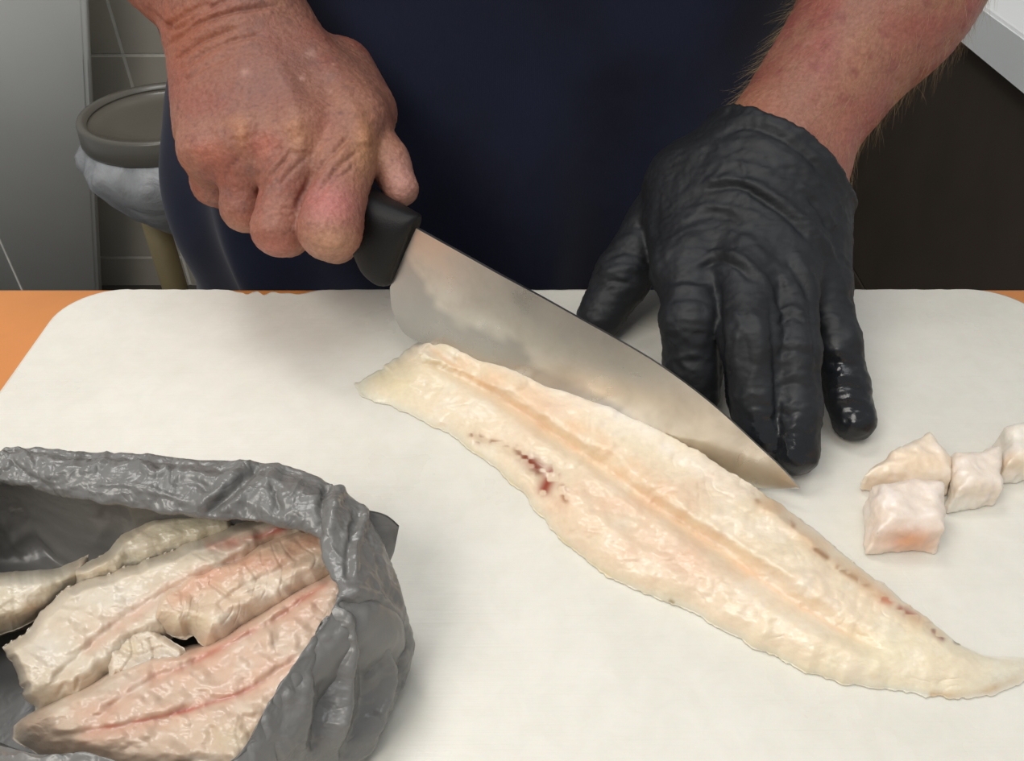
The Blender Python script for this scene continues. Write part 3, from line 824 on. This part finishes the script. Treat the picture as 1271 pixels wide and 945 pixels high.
bm = bmesh.new(); bm.from_mesh(hd.data); bmesh.ops.recalc_face_normals(bm, faces=bm.faces[:]); bm.to_mesh(hd.data); bm.free()
bm = bmesh.new(); bm.from_mesh(bl.data); bmesh.ops.recalc_face_normals(bm, faces=bm.faces[:]); bm.to_mesh(bl.data); bm.free()

# ================================================================== FISH
def fillet(name, low, upp, label, mat, z0=0.0004, T=0.012, wl=45, wu=12, we=30, wall=None, grooves=(), ridges=(), tints=(), base=(234, 219, 192), ns=260, nt=110, jag=2.0, seed=0, rel=0.45, shift=None, group=None, zs=(0, 0), edge_rgb=(228, 224, 208), edge_amt=.6, fibre=0.0, holes=(), endjag=None, gain=1.0):
    L = arclen(low, ns); U = arclen(upp, ns)
    s = np.linspace(0, 1, ns)
    jl = noise(np.c_[L * 1.0, np.zeros(ns)], .06, seed) + .6 * noise(np.c_[L, np.zeros(ns)], .2, seed + 1)
    ju = noise(np.c_[U * 1.0, np.zeros(ns)], .06, seed + 2) + .6 * noise(np.c_[U, np.zeros(ns)], .2, seed + 3)
    d = U - L; d /= np.linalg.norm(d, axis=1)[:, None] + 1e-9
    L = L + d * (jl * jag)[:, None]; U = U + d * (ju * jag * .7)[:, None]
    t = np.linspace(0, 1, nt); t = t + 0.0
    S, Tt = np.meshgrid(s, t, indexing='ij')
    PX = L[:, None, :] * (1 - Tt[..., None]) + U[:, None, :] * Tt[..., None]
    mid_ = (L + U) / 2; ew = jag * 1.5 if endjag is None else endjag
    for e_i, e_j, sg in ((0, 8, 0), (-1, -9, 1)):
        dv = mid_[e_i] - mid_[e_j]; dv /= np.linalg.norm(dv) + 1e-9
        wd = np.linalg.norm(U[e_i] - L[e_i])
        tn = noise(np.c_[t * wd, np.full(nt, 9.0), np.zeros(nt)], .05, seed + 80 + sg) + .7 * noise(np.c_[t * wd, np.full(nt, 3.0), np.zeros(nt)], .16, seed + 82 + sg)
        dist_ = np.abs(S - sg) * np.linalg.norm(mid_[-1] - mid_[0])
        PX = PX + dv * (ew * tn[None, :] * np.exp(-dist_ / 14))[..., None]
    px = PX[..., 0].ravel(); py = PX[..., 1].ravel()
    el, _ = pdist(px, py, L[::6].tolist() + [L[-1].tolist()]); eu, _ = pdist(px, py, U[::6].tolist() + [U[-1].tolist()])
    e0, _ = pdist(px, py, PX[0, ::5].tolist() + [PX[0, -1].tolist()]); e1, _ = pdist(px, py, PX[-1, ::5].tolist() + [PX[-1, -1].tolist()])
    if wall is not None: w_ = wall(S.ravel())
    else: w_ = np.zeros(px.shape)
    rd = lambda x: 1 - (1 - np.clip(x, 0, 1)) ** 1.8
    hu = rd(eu / wu); hu = w_ * (0.82 + 0.18 * hu) + (1 - w_) * hu
    prof = rd(el / wl) * hu * rd(e0 / (we * (1 - .72 * w_ * sstep(.58, .7, Tt.ravel())))) * rd(e1 / we)
    Th = T(S.ravel(), Tt.ravel()) if callable(T) else T
    h = Th * prof
    P3 = np.c_[px * .4 / 1000, py * .55 / 1000, np.zeros(len(px))]
    h = h * (1 + .10 * fbm(P3, 60, 3, seed + 5))
    for poly, w, amp in grooves:
        dg, tt = pdist(px, py, spline(poly, len(poly) * 5), 3.2 * w); f = sstep(0, .06, tt) * (1 - sstep(.9, 1, tt))
        h = h - amp * mm * np.exp(-(dg / w) ** 2) * f * np.clip(prof * 1.5, 0, 1)
    for poly, w, amp in ridges:
        dg, tt = pdist(px, py, spline(poly, len(poly) * 5), 3.2 * w); f = sstep(0, .1, tt) * (1 - sstep(.9, 1, tt))
        h = h + amp * mm * np.exp(-(dg / w) ** 2) * f * np.clip(prof * 1.5, 0, 1)
    h = h + rel * mm * prof ** .5 * (.7 * fbm(P3, 150, 3, seed + 9) + .12 * (1 - 2 * np.abs(noise(P3 * np.array([1, 2.2, 1]), 420, seed + 4))))
    if fibre:
        ph = S.ravel() * fibre + 2.2 * np.abs(Tt.ravel() - .5) + 1.1 * noise(P3, 70, seed + 6)
        h = h - 0.22 * mm * sstep(-.1, .5, noise(P3, 45, seed + 7)) * np.clip(prof * 1.5, 0, 1) * (np.exp(-(((ph % 1) - .5) / .10) ** 2))
    h = np.maximum(h, 0.0003)
    zb = z0 + zs[0] * S.ravel() + zs[1] * Tt.ravel()
    top = W(px, py, zb + h)
    if shift is not None: top = top + shift
    bot = top.copy(); bot[:, 2] = np.minimum(zb, top[:, 2] - 0.0002)
    n_ = len(top)
    g = grid_faces(ns, nt)
    lp = [i * nt for i in range(ns)] + [(ns - 1) * nt + j for j in range(1, nt)] + [i * nt + nt - 1 for i in range(ns - 2, -1, -1)] + [j for j in range(nt - 2, 0, -1)]
    lp = np.array(lp); nx = np.roll(lp, -1)
    side = np.stack([lp, lp + n_, nx + n_, nx], 1)
    F = np.concatenate([g, (g + n_)[:, ::-1], side])
    V = np.concatenate([top, bot])
    c = np.tile(s2l(base), (n_, 1))
    def mix(m, rgb):
        nonlocal c
        m = np.clip(m, 0, 1)[:, None]; c = c * (1 - m) + s2l(rgb) * m
    mix(.45 * sstep(-.2, .8, fbm(P3, 22, 3, seed + 40)), (238, 212, 186))
    mix(.4 * sstep(.0, .8, fbm(P3, 75, 3, seed + 50)), (244, 234, 216))
    mix(edge_amt * (1 - sstep(0, 1, np.clip(prof / .4, 0, 1))), edge_rgb)
    for kind, geo, w, rgb, amt in tints:
        if kind == 'line':
            dg, tt = pdist(px, py, spline(geo, len(geo) * 5), 3.2 * w); f = sstep(0, .08, tt) * (1 - sstep(.88, 1, tt))
            mod = .75 + .5 * noise(P3, 130, seed + 60)
            mix(amt * np.exp(-(dg / w) ** 2) * f * mod, rgb)
        elif kind == 'dash':
            dg, tt = pdist(px, py, geo, 3.2 * w); mod = .2 + .8 * sstep(-.3, .2, noise(P3, 330, seed + 61))
            mix(amt * np.exp(-(dg / w) ** 2) * mod, rgb)
        else:
            x, y = geo; rx, ry = w
            mix(amt * np.exp(-(((px - x) / rx) ** 2 + ((py - y) / ry) ** 2)) * (.75 + .5 * noise(P3, 90, seed + 62)), rgb)
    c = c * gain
    colr = np.concatenate([c, c])
    keepm = None
    if len(holes):
        keepm = np.ones(n_, bool)
        for x, y, rx, ry in holes:
            keepm &= ((px - x) / rx) ** 2 + ((py - y) / ry) ** 2 > 1 + .5 * noise(P3, 500, seed + 70)
        km = np.concatenate([keepm, keepm])
        fm = km[F].all(1); F = F[fm]
        u, inv = np.unique(F, return_inverse=True); V = V[u]; colr = colr[u]; F = inv.reshape(F.shape)
    o = mesh_obj(name, V, F, mat, colors=colr)
    bm = bmesh.new(); bm.from_mesh(o.data); bmesh.ops.recalc_face_normals(bm, faces=bm.faces[:]); bm.to_mesh(o.data); bm.free()
    if label: tag(o, label, 'fish fillet', group)
    return o
mfish = flesh_mat('raw_fish', 0.32, 0.3, (1.0, 0.72, 0.5), 0.004, 420, 0.03, 0.18, 420, 0.5, 0.15)
GRV = [(524, 424), (560, 452), (620, 490), (690, 540), (760, 585), (820, 630), (880, 672), (940, 716), (1000, 756), (1060, 792), (1110, 815)]
def Tmain(s, t):
    a = 0.0105 * (1 - .55 * sstep(.6, 1.0, s))
    up_ = sstep(.52, .62, t)
    return a + up_ * 0.0035 * (1 - sstep(.55, .8, s)) - .0035 * (1 - up_) * (1 - sstep(0, .25, s)) - .004 * sstep(.84, .95, s)
fillet('long_fillet',
    [(443, 477), (450, 490), (470, 500), (500, 512), (560, 541), (600, 570), (640, 604), (672, 640), (697, 670), (733, 700), (775, 725), (830, 748), (880, 773), (950, 811), (1020, 841), (1100, 857), (1180, 866), (1232, 862), (1290, 836)],
    [(545, 409), (590, 414), (640, 438), (700, 468), (770, 503), (840, 545), (900, 581), (950, 614), (1000, 649), (1050, 689), (1100, 729), (1150, 767), (1195, 801), (1235, 815), (1290, 818)],
    'long pale raw fish fillet with blood spots, lying under the knife blade', mfish,
    T=Tmain, wl=52, wu=16, we=34, wall=lambda s: 1 - sstep(.50, .62, s), ns=520, nt=190, jag=2.2, seed=3, fibre=26, rel=.28,
    grooves=[(GRV, 11, 4.2), ([(1010, 665), (1060, 712), (1120, 762), (1165, 792)], 5, .8), ([(585, 548), (640, 575), (700, 640)], 7, .8)],
    ridges=[([(505, 440), (545, 468), (610, 506), (680, 556), (750, 602), (810, 646), (870, 688)], 9, 1.3)],
    base=(238, 222, 194),
    tints=[('blob', (740, 630), (110, 40), (236, 198, 166), .75), ('blob', (830, 695), (90, 30), (234, 196, 166), .75), ('blob', (640, 545), (60, 30), (238, 206, 176), .5),
           ('line', [(560, 445), (640, 482), (720, 535), (800, 592), (870, 645)], 15, (240, 204, 166), .7), ('line', GRV, 4, (226, 182, 138), .5),
           ('line', [(560, 418), (650, 452), (760, 512), (860, 570), (930, 618)], 13, (244, 234, 220), .8), ('blob', (880, 605), (70, 26), (236, 206, 178), .5), ('blob', (690, 500), (50, 20), (242, 212, 186), .5),
           ('line', [(930, 605), (1000, 662), (1060, 712), (1120, 757), (1180, 800)], 14, (228, 190, 148), .65),
           ('blob', (1090, 810), (110, 40), (238, 228, 194), .6), ('blob', (480, 470), (50, 30), (236, 222, 180), .6), ('blob', (1240, 838), (40, 30), (226, 214, 192), .6), ('line', [(1150, 862), (1210, 862), (1275, 838)], 6, (206, 170, 128), .7),
           ('line', [(450, 492), (560, 543), (640, 606), (700, 674), (775, 726), (880, 774), (1020, 842), (1150, 863)], 5, (226, 206, 164), .6),
           ('dash', [(588, 540), (597, 547)], 5, (136, 66, 32), .95), ('dash', [(610, 548), (630, 552)], 3, (150, 96, 50), .8), ('dash', [(640, 557), (646, 566)], 4, (140, 84, 46), .7),
           ('blob', (661, 576), (10, 9), (164, 76, 44), 1.0), ('dash', [(652, 568), (669, 583)], 8, (132, 56, 28), .98), ('dash', [(685, 588), (676, 607)], 8.5, (150, 54, 28), .98), ('dash', [(698, 606), (702, 620)], 5, (152, 86, 38), .85),
           ('blob', (548, 527), (6, 3), (222, 180, 140), .6), ('blob', (737, 660), (8, 7), (206, 160, 118), .6), ('dash', [(832, 746), (846, 756)], 3, (150, 124, 80), .7),
           ('dash', [(940, 622), (952, 630)], 3.5, (168, 124, 84), .7), ('dash', [(975, 645), (985, 652)], 4, (172, 124, 84), .7), ('dash', [(1012, 682), (1026, 692)], 4, (150, 106, 66), .8), ('dash', [(1040, 705), (1075, 726)], 4, (172, 128, 86), .7),
           ('dash', [(1092, 742), (1104, 746)], 6, (208, 128, 96), .85), ('dash', [(1118, 756), (1136, 766)], 5.5, (170, 92, 66), .9), ('dash', [(1152, 778), (1170, 792)], 4.5, (142, 78, 58), .9), ('dash', [(1186, 797), (1190, 799)], 3, (110, 90, 74), .8)])

# ---- cut chunks
def poly2(p, poly):
    P = np.asarray(poly); d = np.full(len(p), 1e9); ins = np.zeros(len(p), bool)
    n = len(P)
    for i in range(n):
        a, b_ = P[i], P[(i + 1) % n]; e = b_ - a; w = p - a
        t = np.clip((w @ e) / (e @ e), 0, 1)
        d = np.minimum(d, np.linalg.norm(w - t[:, None] * e, axis=1))
        c = ((a[1] <= p[:, 1]) & (b_[1] > p[:, 1])) | ((b_[1] <= p[:, 1]) & (a[1] > p[:, 1]))
        with np.errstate(divide='ignore', invalid='ignore'):
            xi = a[0] + (p[:, 1] - a[1]) / (b_[1] - a[1]) * (b_[0] - a[0])
        ins ^= c & (p[:, 0] < xi)
    return np.where(ins, -d, d)
def chunk(top, label, seed, slope=(0, 0), z=.018, tints=(), base=(240, 224, 208), rnd=5.5):
    pts = np.array([W(float(x), float(y), zz) for x, y, zz in top])
    ctr = pts.mean(0)
    A = np.c_[pts[:, 0] - ctr[0], pts[:, 1] - ctr[1], np.ones(len(pts))]
    co = np.linalg.lstsq(A, pts[:, 2], rcond=None)[0]
    poly = pts[:, :2]
    def f(p):
        zt = co[2] + co[0] * (p[:, 0] - ctr[0]) + co[1] * (p[:, 1] - ctr[1])
        q = p[:, :2].copy()
        q = ctr[:2] + (q - ctr[:2]) * (1 - .06 * (1 - np.clip(p[:, 2] / .02, 0, 1)))[:, None]
        d2 = poly2(q, poly) + rnd * mm
        dz = p[:, 2] - zt + rnd * mm
        d = np.minimum(np.maximum(d2, dz), 0) + np.linalg.norm(np.maximum(np.stack([d2, dz], 1), 0), axis=1) - rnd * mm
        d = d + 1.0 * mm * fbm(p, 110, 3, seed) + .5 * mm * np.abs(noise(p, 260, seed + 3))
        return np.maximum(d, .0004 - p[:, 2])
    lo = np.r_[poly.min(0) - .006, -.003]; hi = np.r_[poly.max(0) + .006, pts[:, 2].max() + .008]
    V, F = nets(f, lo, hi, .7 * mm)
    V = relax(V, F, 1, .4)
    px, py, _ = PJ(V)
    c = np.tile(s2l(base), (len(V), 1))
    m = (.4 * sstep(-.2, .8, fbm(V, 70, 3, seed + 5)))[:, None]; c = c * (1 - m) + s2l((242, 218, 198)) * m
    m = (.5 * sstep(.1, .8, fbm(V, 160, 3, seed + 8)))[:, None]; c = c * (1 - m) + s2l((248, 238, 230)) * m
    for x, y, rx, ry, rgb, a in tints:
        m = np.clip(a * np.exp(-(((px - x) / rx) ** 2 + ((py - y) / ry) ** 2)), 0, 1)[:, None]; c = c * (1 - m) + s2l(rgb) * m
    o = mesh_obj('fish_chunk', V, F, mfish, colors=c)
    tag(o, label, 'fish piece', 'cut fish pieces at the right of the board')
    return o
chunk([(1078, 583, .013), (1104, 556, .016), (1158, 525, .020), (1184, 562, .017), (1185, 584, .015), (1135, 580, .017)], 'wedge shaped pale fish piece, nearest the gloved little finger', 11, tints=[(1150, 572, 50, 16, (240, 212, 178), .7)], base=(242, 226, 204))
chunk([(1090, 594, .019), (1140, 584, .021), (1176, 596, .019), (1178, 648, .018), (1092, 652, .017)], 'pinkish fish cube in front of the other cut pieces', 12, tints=[(1130, 672, 34, 16, (228, 170, 132), 1.0)], base=(240, 224, 208))
chunk([(1187, 556, .016), (1246, 549, .016), (1250, 598, .015), (1192, 604, .015)], 'pale square fish piece between the cubes and the right edge of the photo', 13, base=(238, 230, 216), tints=[(1215, 610, 30, 14, (232, 214, 190), .6)])
chunk([(1250, 523, .016), (1300, 516, .016), (1300, 566, .015), (1254, 570, .015)], 'pale fish piece cut off by the right edge of the photo', 14, base=(240, 232, 218), tints=[(1262, 575, 20, 14, (230, 204, 170), .7)])

# ================================================================== BAG OF FILLETS
keys = [  # inner rim (x, y, z)      outer rim (x, y, z)
    ((-120, 640, .048), (-175, 610, .046)), ((0, 600, .052), (0, 566, .052)), ((110, 624, .052), (110, 566, .052)), ((245, 642, .050), (250, 573, .052)), ((345, 652, .050), (362, 584, .050)),
    ((396, 668, .050), (438, 622, .046)), ((404, 705, .050), (470, 668, .040)), ((420, 744, .050), (500, 745, .030)), ((372, 815, .049), (512, 803, .018)), ((330, 880, .048), (492, 866, .010)), ((287, 945, .047), (443, 945, .008)),
    ((205, 962, .050), (260, 1070, .008)), ((110, 936, .052), (90, 1060, .008)), ((20, 930, .052), (-50, 1050, .008)), ((-120, 860, .050), (-240, 940, .008)), ((-160, 750, .050), (-280, 750, .012))]
EW = np.array([Wp(*e) for e, _ in keys]); CW = np.array([Wp(*c_) for _, c_ in keys])
bc = EW.mean(0); bc[2] = 0
stn = []
for k, (E_, C_) in enumerate(zip(EW, CW)):
    o_ = E_ - bc; o_[2] = 0; o_ /= np.linalg.norm(o_)
    hz = np.array([1, 1, 0.0])
    mid = (E_ + C_) / 2; u3 = np.array([0, 0, 1.0])
    b3 = lambda f, z: np.r_[(bc + (E_ - bc) * f)[:2], z]
    front = 1.0 if 8 <= k <= 14 else 0.0
    up_ = .006 - .002 * front
    stn.append([b3(.15, .0022), b3(.6, .0024), np.r_[(E_ + o_ * (.010 - .006 * front))[:2], .006], np.r_[(E_ + o_ * (.017 - .011 * front))[:2], .028], np.r_[(E_ + o_ * (.010 - .005 * front))[:2], E_[2] - .006], E_,
                E_ * .82 + C_ * .18 + u3 * up_ * .8, mid + u3 * up_, E_ * .25 + C_ * .75 + u3 * up_ * .6, C_, np.r_[(C_ - o_ * .002)[:2], C_[2] * .5], np.r_[(C_ - o_ * .006)[:2], .0016], np.r_[(bc + (C_ - bc) * .55)[:2], .0012]])
stn = np.array(stn)                                  # keys x stations x 3
nth, npr = 1000, 190
A_ = np.stack([spline(stn[:, j], nth, True) for j in range(stn.shape[1])], 1)
Vg_ = np.stack([spline(A_[i], npr) for i in range(nth)], 0).reshape(-1, 3)
Fg_ = grid_faces(nth, npr, True)
Nn = vnormals(Vg_, Fg_)
if (Nn * (np.array([0, 0, 1.0]))).sum(1)[np.argmax(Vg_[:, 2])] < 0: Fg_ = Fg_[:, ::-1]
# long folds
Vg_ = creases(Vg_, Fg_, [
    ([(255, 640), (290, 606), (322, 578)], 5, -2.2), ([(246, 634), (280, 602), (310, 574)], 8, 1.6), ([(268, 640), (300, 618), (330, 600), (345, 585)], 7, 1.3),
    ([(300, 622), (335, 600), (348, 640)], 5, -1.2), ([(395, 662), (400, 625), (408, 600)], 5, -2.0), ([(408, 668), (414, 630), (424, 604)], 8, 1.6), ([(440, 720), (442, 675), (452, 640), (448, 620)], 5, 1.6), ([(432, 720), (434, 680), (440, 645)], 5, -1.2),
    ([(418, 742), (440, 756), (462, 762), (480, 790), (512, 806)], 5, -3.2), ([(430, 735), (470, 745), (500, 780)], 8, 1.6),
    ([(427, 752), (430, 800), (426, 850), (410, 945)], 9, 4.2), ([(408, 770), (412, 830), (400, 900), (388, 945)], 11, -3.0), ([(446, 765), (450, 810), (452, 870), (430, 945)], 8, -2.4), ([(455, 770), (478, 815), (482, 850), (455, 930)], 7, 2.8), ([(470, 775), (495, 830), (494, 860)], 7, -2.2), ([(385, 830), (372, 880), (345, 945)], 9, 1.8),
    ([(350, 860), (380, 880), (370, 940)], 8, 1.0), ([(395, 800), (405, 850), (390, 920)], 6, -1.0),
    ([(0, 568), (20, 556), (45, 585)], 4, 1.2), ([(10, 566), (32, 590), (55, 596)], 4, -1.2), ([(0, 590), (25, 598), (60, 592), (105, 578)], 5, 1.0),
    ([(100, 588), (140, 575), (200, 586)], 4, 1.0), ([(165, 570), (190, 590), (215, 578)], 3.5, 1.0), ([(120, 602), (170, 604), (230, 622)], 4, .9), ([(210, 600), (240, 596), (262, 612)], 3.5, -1.0),
    ([(0, 690), (40, 660), (90, 700)], 7, 1.2), ([(20, 620), (60, 690), (110, 715)], 7, -1.2), ([(0, 640), (30, 690)], 6, .9)])
Nn = vnormals(Vg_, Fg_)
st_i = np.tile(np.linspace(0, 1, npr), nth)
rim = sstep(.30, .40, st_i) * (1 - sstep(.86, .93, st_i))
w1 = np.abs(fbm(Vg_ + .01 * np.stack([noise(Vg_, 40, 1), noise(Vg_, 40, 2), noise(Vg_, 40, 3)], 1), 55, 3, 61)); w3 = np.abs(noise(Vg_, 420, 71)); w2 = np.abs(noise(Vg_ + .004 * np.stack([noise(Vg_, 120, 1), noise(Vg_, 120, 2), noise(Vg_, 120, 3)], 1), 190, 66))
Vg_ = Vg_ + Nn * ((rim * (1.15 * mm * (.45 - w1) + .8 * mm * (.4 - w2) + .3 * mm * (.4 - w3)) + (1 - rim) * (.9 * mm * (.4 - w1) + .2 * mm * (.4 - w2)) * sstep(.16, .24, st_i) * (1 - sstep(.86, .9, st_i))))[:, None]
Vg_[:, 2] = np.maximum(Vg_[:, 2], .0006)
mbag, nt, b = mat_new('grey_bag_film')
n1 = noise_node(nt, 26, 4); rr = ramp(nt, n1.outputs[0], [(0.3, C4(107, 105, 102)), (0.7, C4(123, 121, 118))]); nt.links.new(rr.outputs[0], b.inputs['Base Color'])
b.inputs['Roughness'].default_value = 0.30; b.inputs['Specular IOR Level'].default_value = 0.6
def crease_height(scale, dist, seed):
    mpx = N(nt, 'ShaderNodeMapping'); tcx = N(nt, 'ShaderNodeTexCoord'); mpx.inputs['Location'].default_value = (seed, seed * .7, 0)
    nt.links.new(tcx.outputs['Object'], mpx.inputs[0])
    n = noise_node(nt, scale, 1.5, .5, mpx.outputs[0], dist)
    a = N(nt, 'ShaderNodeMath', operation='SUBTRACT'); a.inputs[1].default_value = 0.5; nt.links.new(n.outputs[0], a.inputs[0])
    c = N(nt, 'ShaderNodeMath', operation='ABSOLUTE'); nt.links.new(a.outputs[0], c.inputs[0])
    d = N(nt, 'ShaderNodeMath', operation='MULTIPLY'); nt.links.new(c.outputs[0], d.inputs[0]); nt.links.new(cm.outputs['Fac'], d.inputs[1])
    return d.outputs[0]
cm = N(nt, 'ShaderNodeAttribute', attribute_name='crumple')
p = bump(nt, b, crease_height(46, .5, 1.3), 0.55, 0.012)
p = bump(nt, b, crease_height(95, .8, 4.1), 0.5, 0.006, p)
p = bump(nt, b, crease_height(230, .5, 7.7), 0.5, 0.0025, p)
bx_, by_, _ = PJ(Vg_)
crum = (.25 + .75 * rim) * (.50 + .50 * (1 - sstep(600, 720, by_))) * (.55 + .45 * sstep(-.2, .5, noise(Vg_, 28, 90)))
bag = mesh_obj('plastic_bag', Vg_, Fg_, mbag, attrs={'crumple': crum})
tag(bag, 'crumpled grey plastic bag with a rolled rim, open at the lower left', 'bag')
# loose corner of the film behind the rim
tp_ = arclen([(415, 636, .046), (450, 634, .046), (478, 640, .044), (495, 656, .040)], 30); bt_ = arclen([(440, 715, .030), (462, 716, .028), (480, 706, .026), (489, 688, .028)], 30)
g_ = np.array([[tp_[i] * (1 - j / 19) + bt_[i] * j / 19 for j in range(20)] for i in range(30)]).reshape(-1, 3)
Vc = W(g_[:, 0], g_[:, 1], g_[:, 2]);  Vc[:, 2] += .0012 * noise(Vc, 110, 4)
Vc2 = Vc + np.array([[0, .0012, -.0006]]); gF = grid_faces(30, 20)
mesh_obj('bag_corner', np.concatenate([Vc, Vc2]), np.concatenate([gF, (gF + 600)[:, ::-1]]), mbag, bag, attrs={'crumple': np.full(1200, .3)})

G = 'fillets in the grey bag'
PK = (224, 178, 154); RD = (188, 108, 86)
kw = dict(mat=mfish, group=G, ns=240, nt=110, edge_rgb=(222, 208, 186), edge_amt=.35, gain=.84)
fillet('bag_fillet', [(90, 738), (140, 728), (190, 708), (240, 690), (300, 668)], [(84, 706), (125, 690), (158, 660), (200, 638), (290, 626)],
    'pale narrow fillet at the back of the grey bag', z0=.014, T=.009, wl=34, wu=12, we=16, jag=2, seed=21, rel=.3, zs=(.006, .004), base=(222, 212, 186), tints=[('blob', (230, 655), (50, 20), (212, 200, 166), .5)], **kw)
fillet('bag_fillet', [(-60, 805), (0, 788), (40, 772), (75, 748), (104, 722)], [(-60, 718), (0, 711), (40, 708), (75, 704), (110, 688)],
    'short pale fillet curled at the left side of the grey bag', z0=.016, T=.012, wl=40, wu=18, we=10, jag=1.0, seed=22, rel=.3, base=(226, 214, 190), tints=[('line', [(-20, 778), (20, 768), (70, 745)], 14, (216, 184, 150), .7), ('blob', (30, 724), (40, 7), (240, 234, 222), .6)], **kw)
fillet('bag_fillet', [(42, 884), (70, 878), (100, 868), (130, 850), (165, 822), (210, 790), (260, 756), (320, 712), (390, 678)], [(4, 802), (32, 782), (62, 748), (100, 722), (150, 706), (210, 684), (262, 662), (310, 642), (376, 630)],
    'broad two lobed fillet with a torn end across the middle of the grey bag', z0=.018, T=.012, wl=40, wu=14, we=12, jag=3.4, seed=23, base=(226, 211, 188), rel=.32, fibre=16, zs=(.008, .002),
    grooves=[([(60, 850), (120, 796), (180, 752), (250, 716), (320, 682), (350, 668)], 7, 1.6), ([(70, 868), (80, 850), (92, 858), (98, 838)], 3, .8)],
    tints=[('line', [(100, 815), (150, 772), (220, 728), (290, 700), (340, 678)], 12, PK, .65), ('line', [(250, 678), (300, 672), (330, 664), (366, 650)], 8, (196, 116, 100), .75), ('line', [(300, 670), (330, 664), (364, 650)], 2.5, RD, .8),
           ('blob', (140, 742), (60, 14), (236, 228, 212), .6), ('blob', (95, 846), (36, 22), (222, 200, 174), .5), ('blob', (60, 800), (24, 20), (236, 228, 214), .6)], **kw)
fillet('bag_fillet', [(16, 918), (60, 945), (140, 972), (230, 985), (310, 975), (352, 930), (392, 870), (430, 810), (462, 768)], [(16, 900), (60, 872), (108, 848), (150, 822), (186, 808), (228, 803), (262, 792), (310, 764), (360, 730), (440, 690)],
    'large pinkish fillet with red centre lines at the front of the grey bag', z0=.017, T=.014, wl=60, wu=16, we=18, jag=2.0, seed=24, base=(226, 200, 176), rel=.32, fibre=22, zs=(.005, 0),
    grooves=[([(120, 890), (180, 850), (240, 822), (300, 794), (350, 764), (412, 718)], 6, 1.5), ([(60, 915), (140, 905), (220, 885), (300, 862), (380, 810)], 6, 1.2)],
    tints=[('line', [(90, 905), (150, 868), (210, 834), (260, 808), (310, 784), (360, 756), (425, 712)], 18, PK, .8), ('line', [(200, 842), (260, 812), (300, 790), (340, 770), (370, 748), (415, 718)], 4, RD, .8),
           ('line', [(90, 915), (160, 900), (240, 878), (320, 848), (380, 810)], 14, PK, .7), ('line', [(120, 905), (180, 894), (240, 880), (310, 855), (350, 830)], 3, (192, 106, 88), .75),
           ('blob', (300, 830), (70, 26), (232, 190, 164), .6), ('blob', (130, 856), (40, 18), (218, 204, 184), .6), ('blob', (300, 915), (50, 20), (214, 196, 162), .6), ('blob', (390, 750), (30, 30), (224, 180, 154), .5)], **kw)
fillet('bag_fillet', [(178, 778), (205, 786), (226, 790), (238, 784), (250, 800), (268, 804), (310, 776), (360, 746), (432, 704)], [(184, 752), (204, 730), (246, 706), (290, 690), (330, 670), (366, 654), (396, 646), (430, 650)],
    'peach coloured fillet with a frayed edge, on top in the grey bag', z0=.026, T=.010, wl=30, wu=12, we=12, jag=3.4, seed=25, base=(226, 201, 174), rel=.32, fibre=16, zs=(.002, 0),
    grooves=[([(270, 755), (300, 730), (350, 706), (400, 680)], 5, 1.0), ([(258, 722), (282, 738), (292, 742), (330, 728)], 3, .8)],
    tints=[('line', [(205, 752), (250, 722), (310, 700), (370, 680), (415, 662)], 15, (226, 176, 146), .75), ('blob', (270, 710), (22, 14), (228, 164, 140), .6), ('line', [(262, 790), (310, 762), (350, 738), (390, 712)], 12, (230, 216, 198), .75), ('blob', (240, 772), (30, 12), (224, 206, 170), .6), ('blob', (330, 700), (40, 10), (212, 158, 128), .5)], **kw)
fillet('bag_fillet', [(136, 850), (150, 840), (162, 858), (176, 840), (192, 846), (204, 828), (222, 832), (232, 818)], [(132, 806), (138, 784), (152, 772), (168, 782), (180, 774), (196, 786), (212, 796), (228, 806)],
    'small torn translucent scrap of fish lying on the bag fillets', z0=.0275, T=.0035, wl=14, wu=8, we=8, jag=3, seed=26, base=(222, 205, 184), rel=.45, fibre=0,
    grooves=[([(140, 800), (170, 815), (200, 805), (220, 815)], 4, .9), ([(150, 835), (165, 812), (160, 785)], 3, .7), ([(185, 838), (192, 815), (185, 790)], 3, .7)],
    tints=[('blob', (160, 800), (20, 16), (230, 216, 184), .6), ('blob', (195, 828), (26, 14), (206, 200, 190), .6)], **kw)
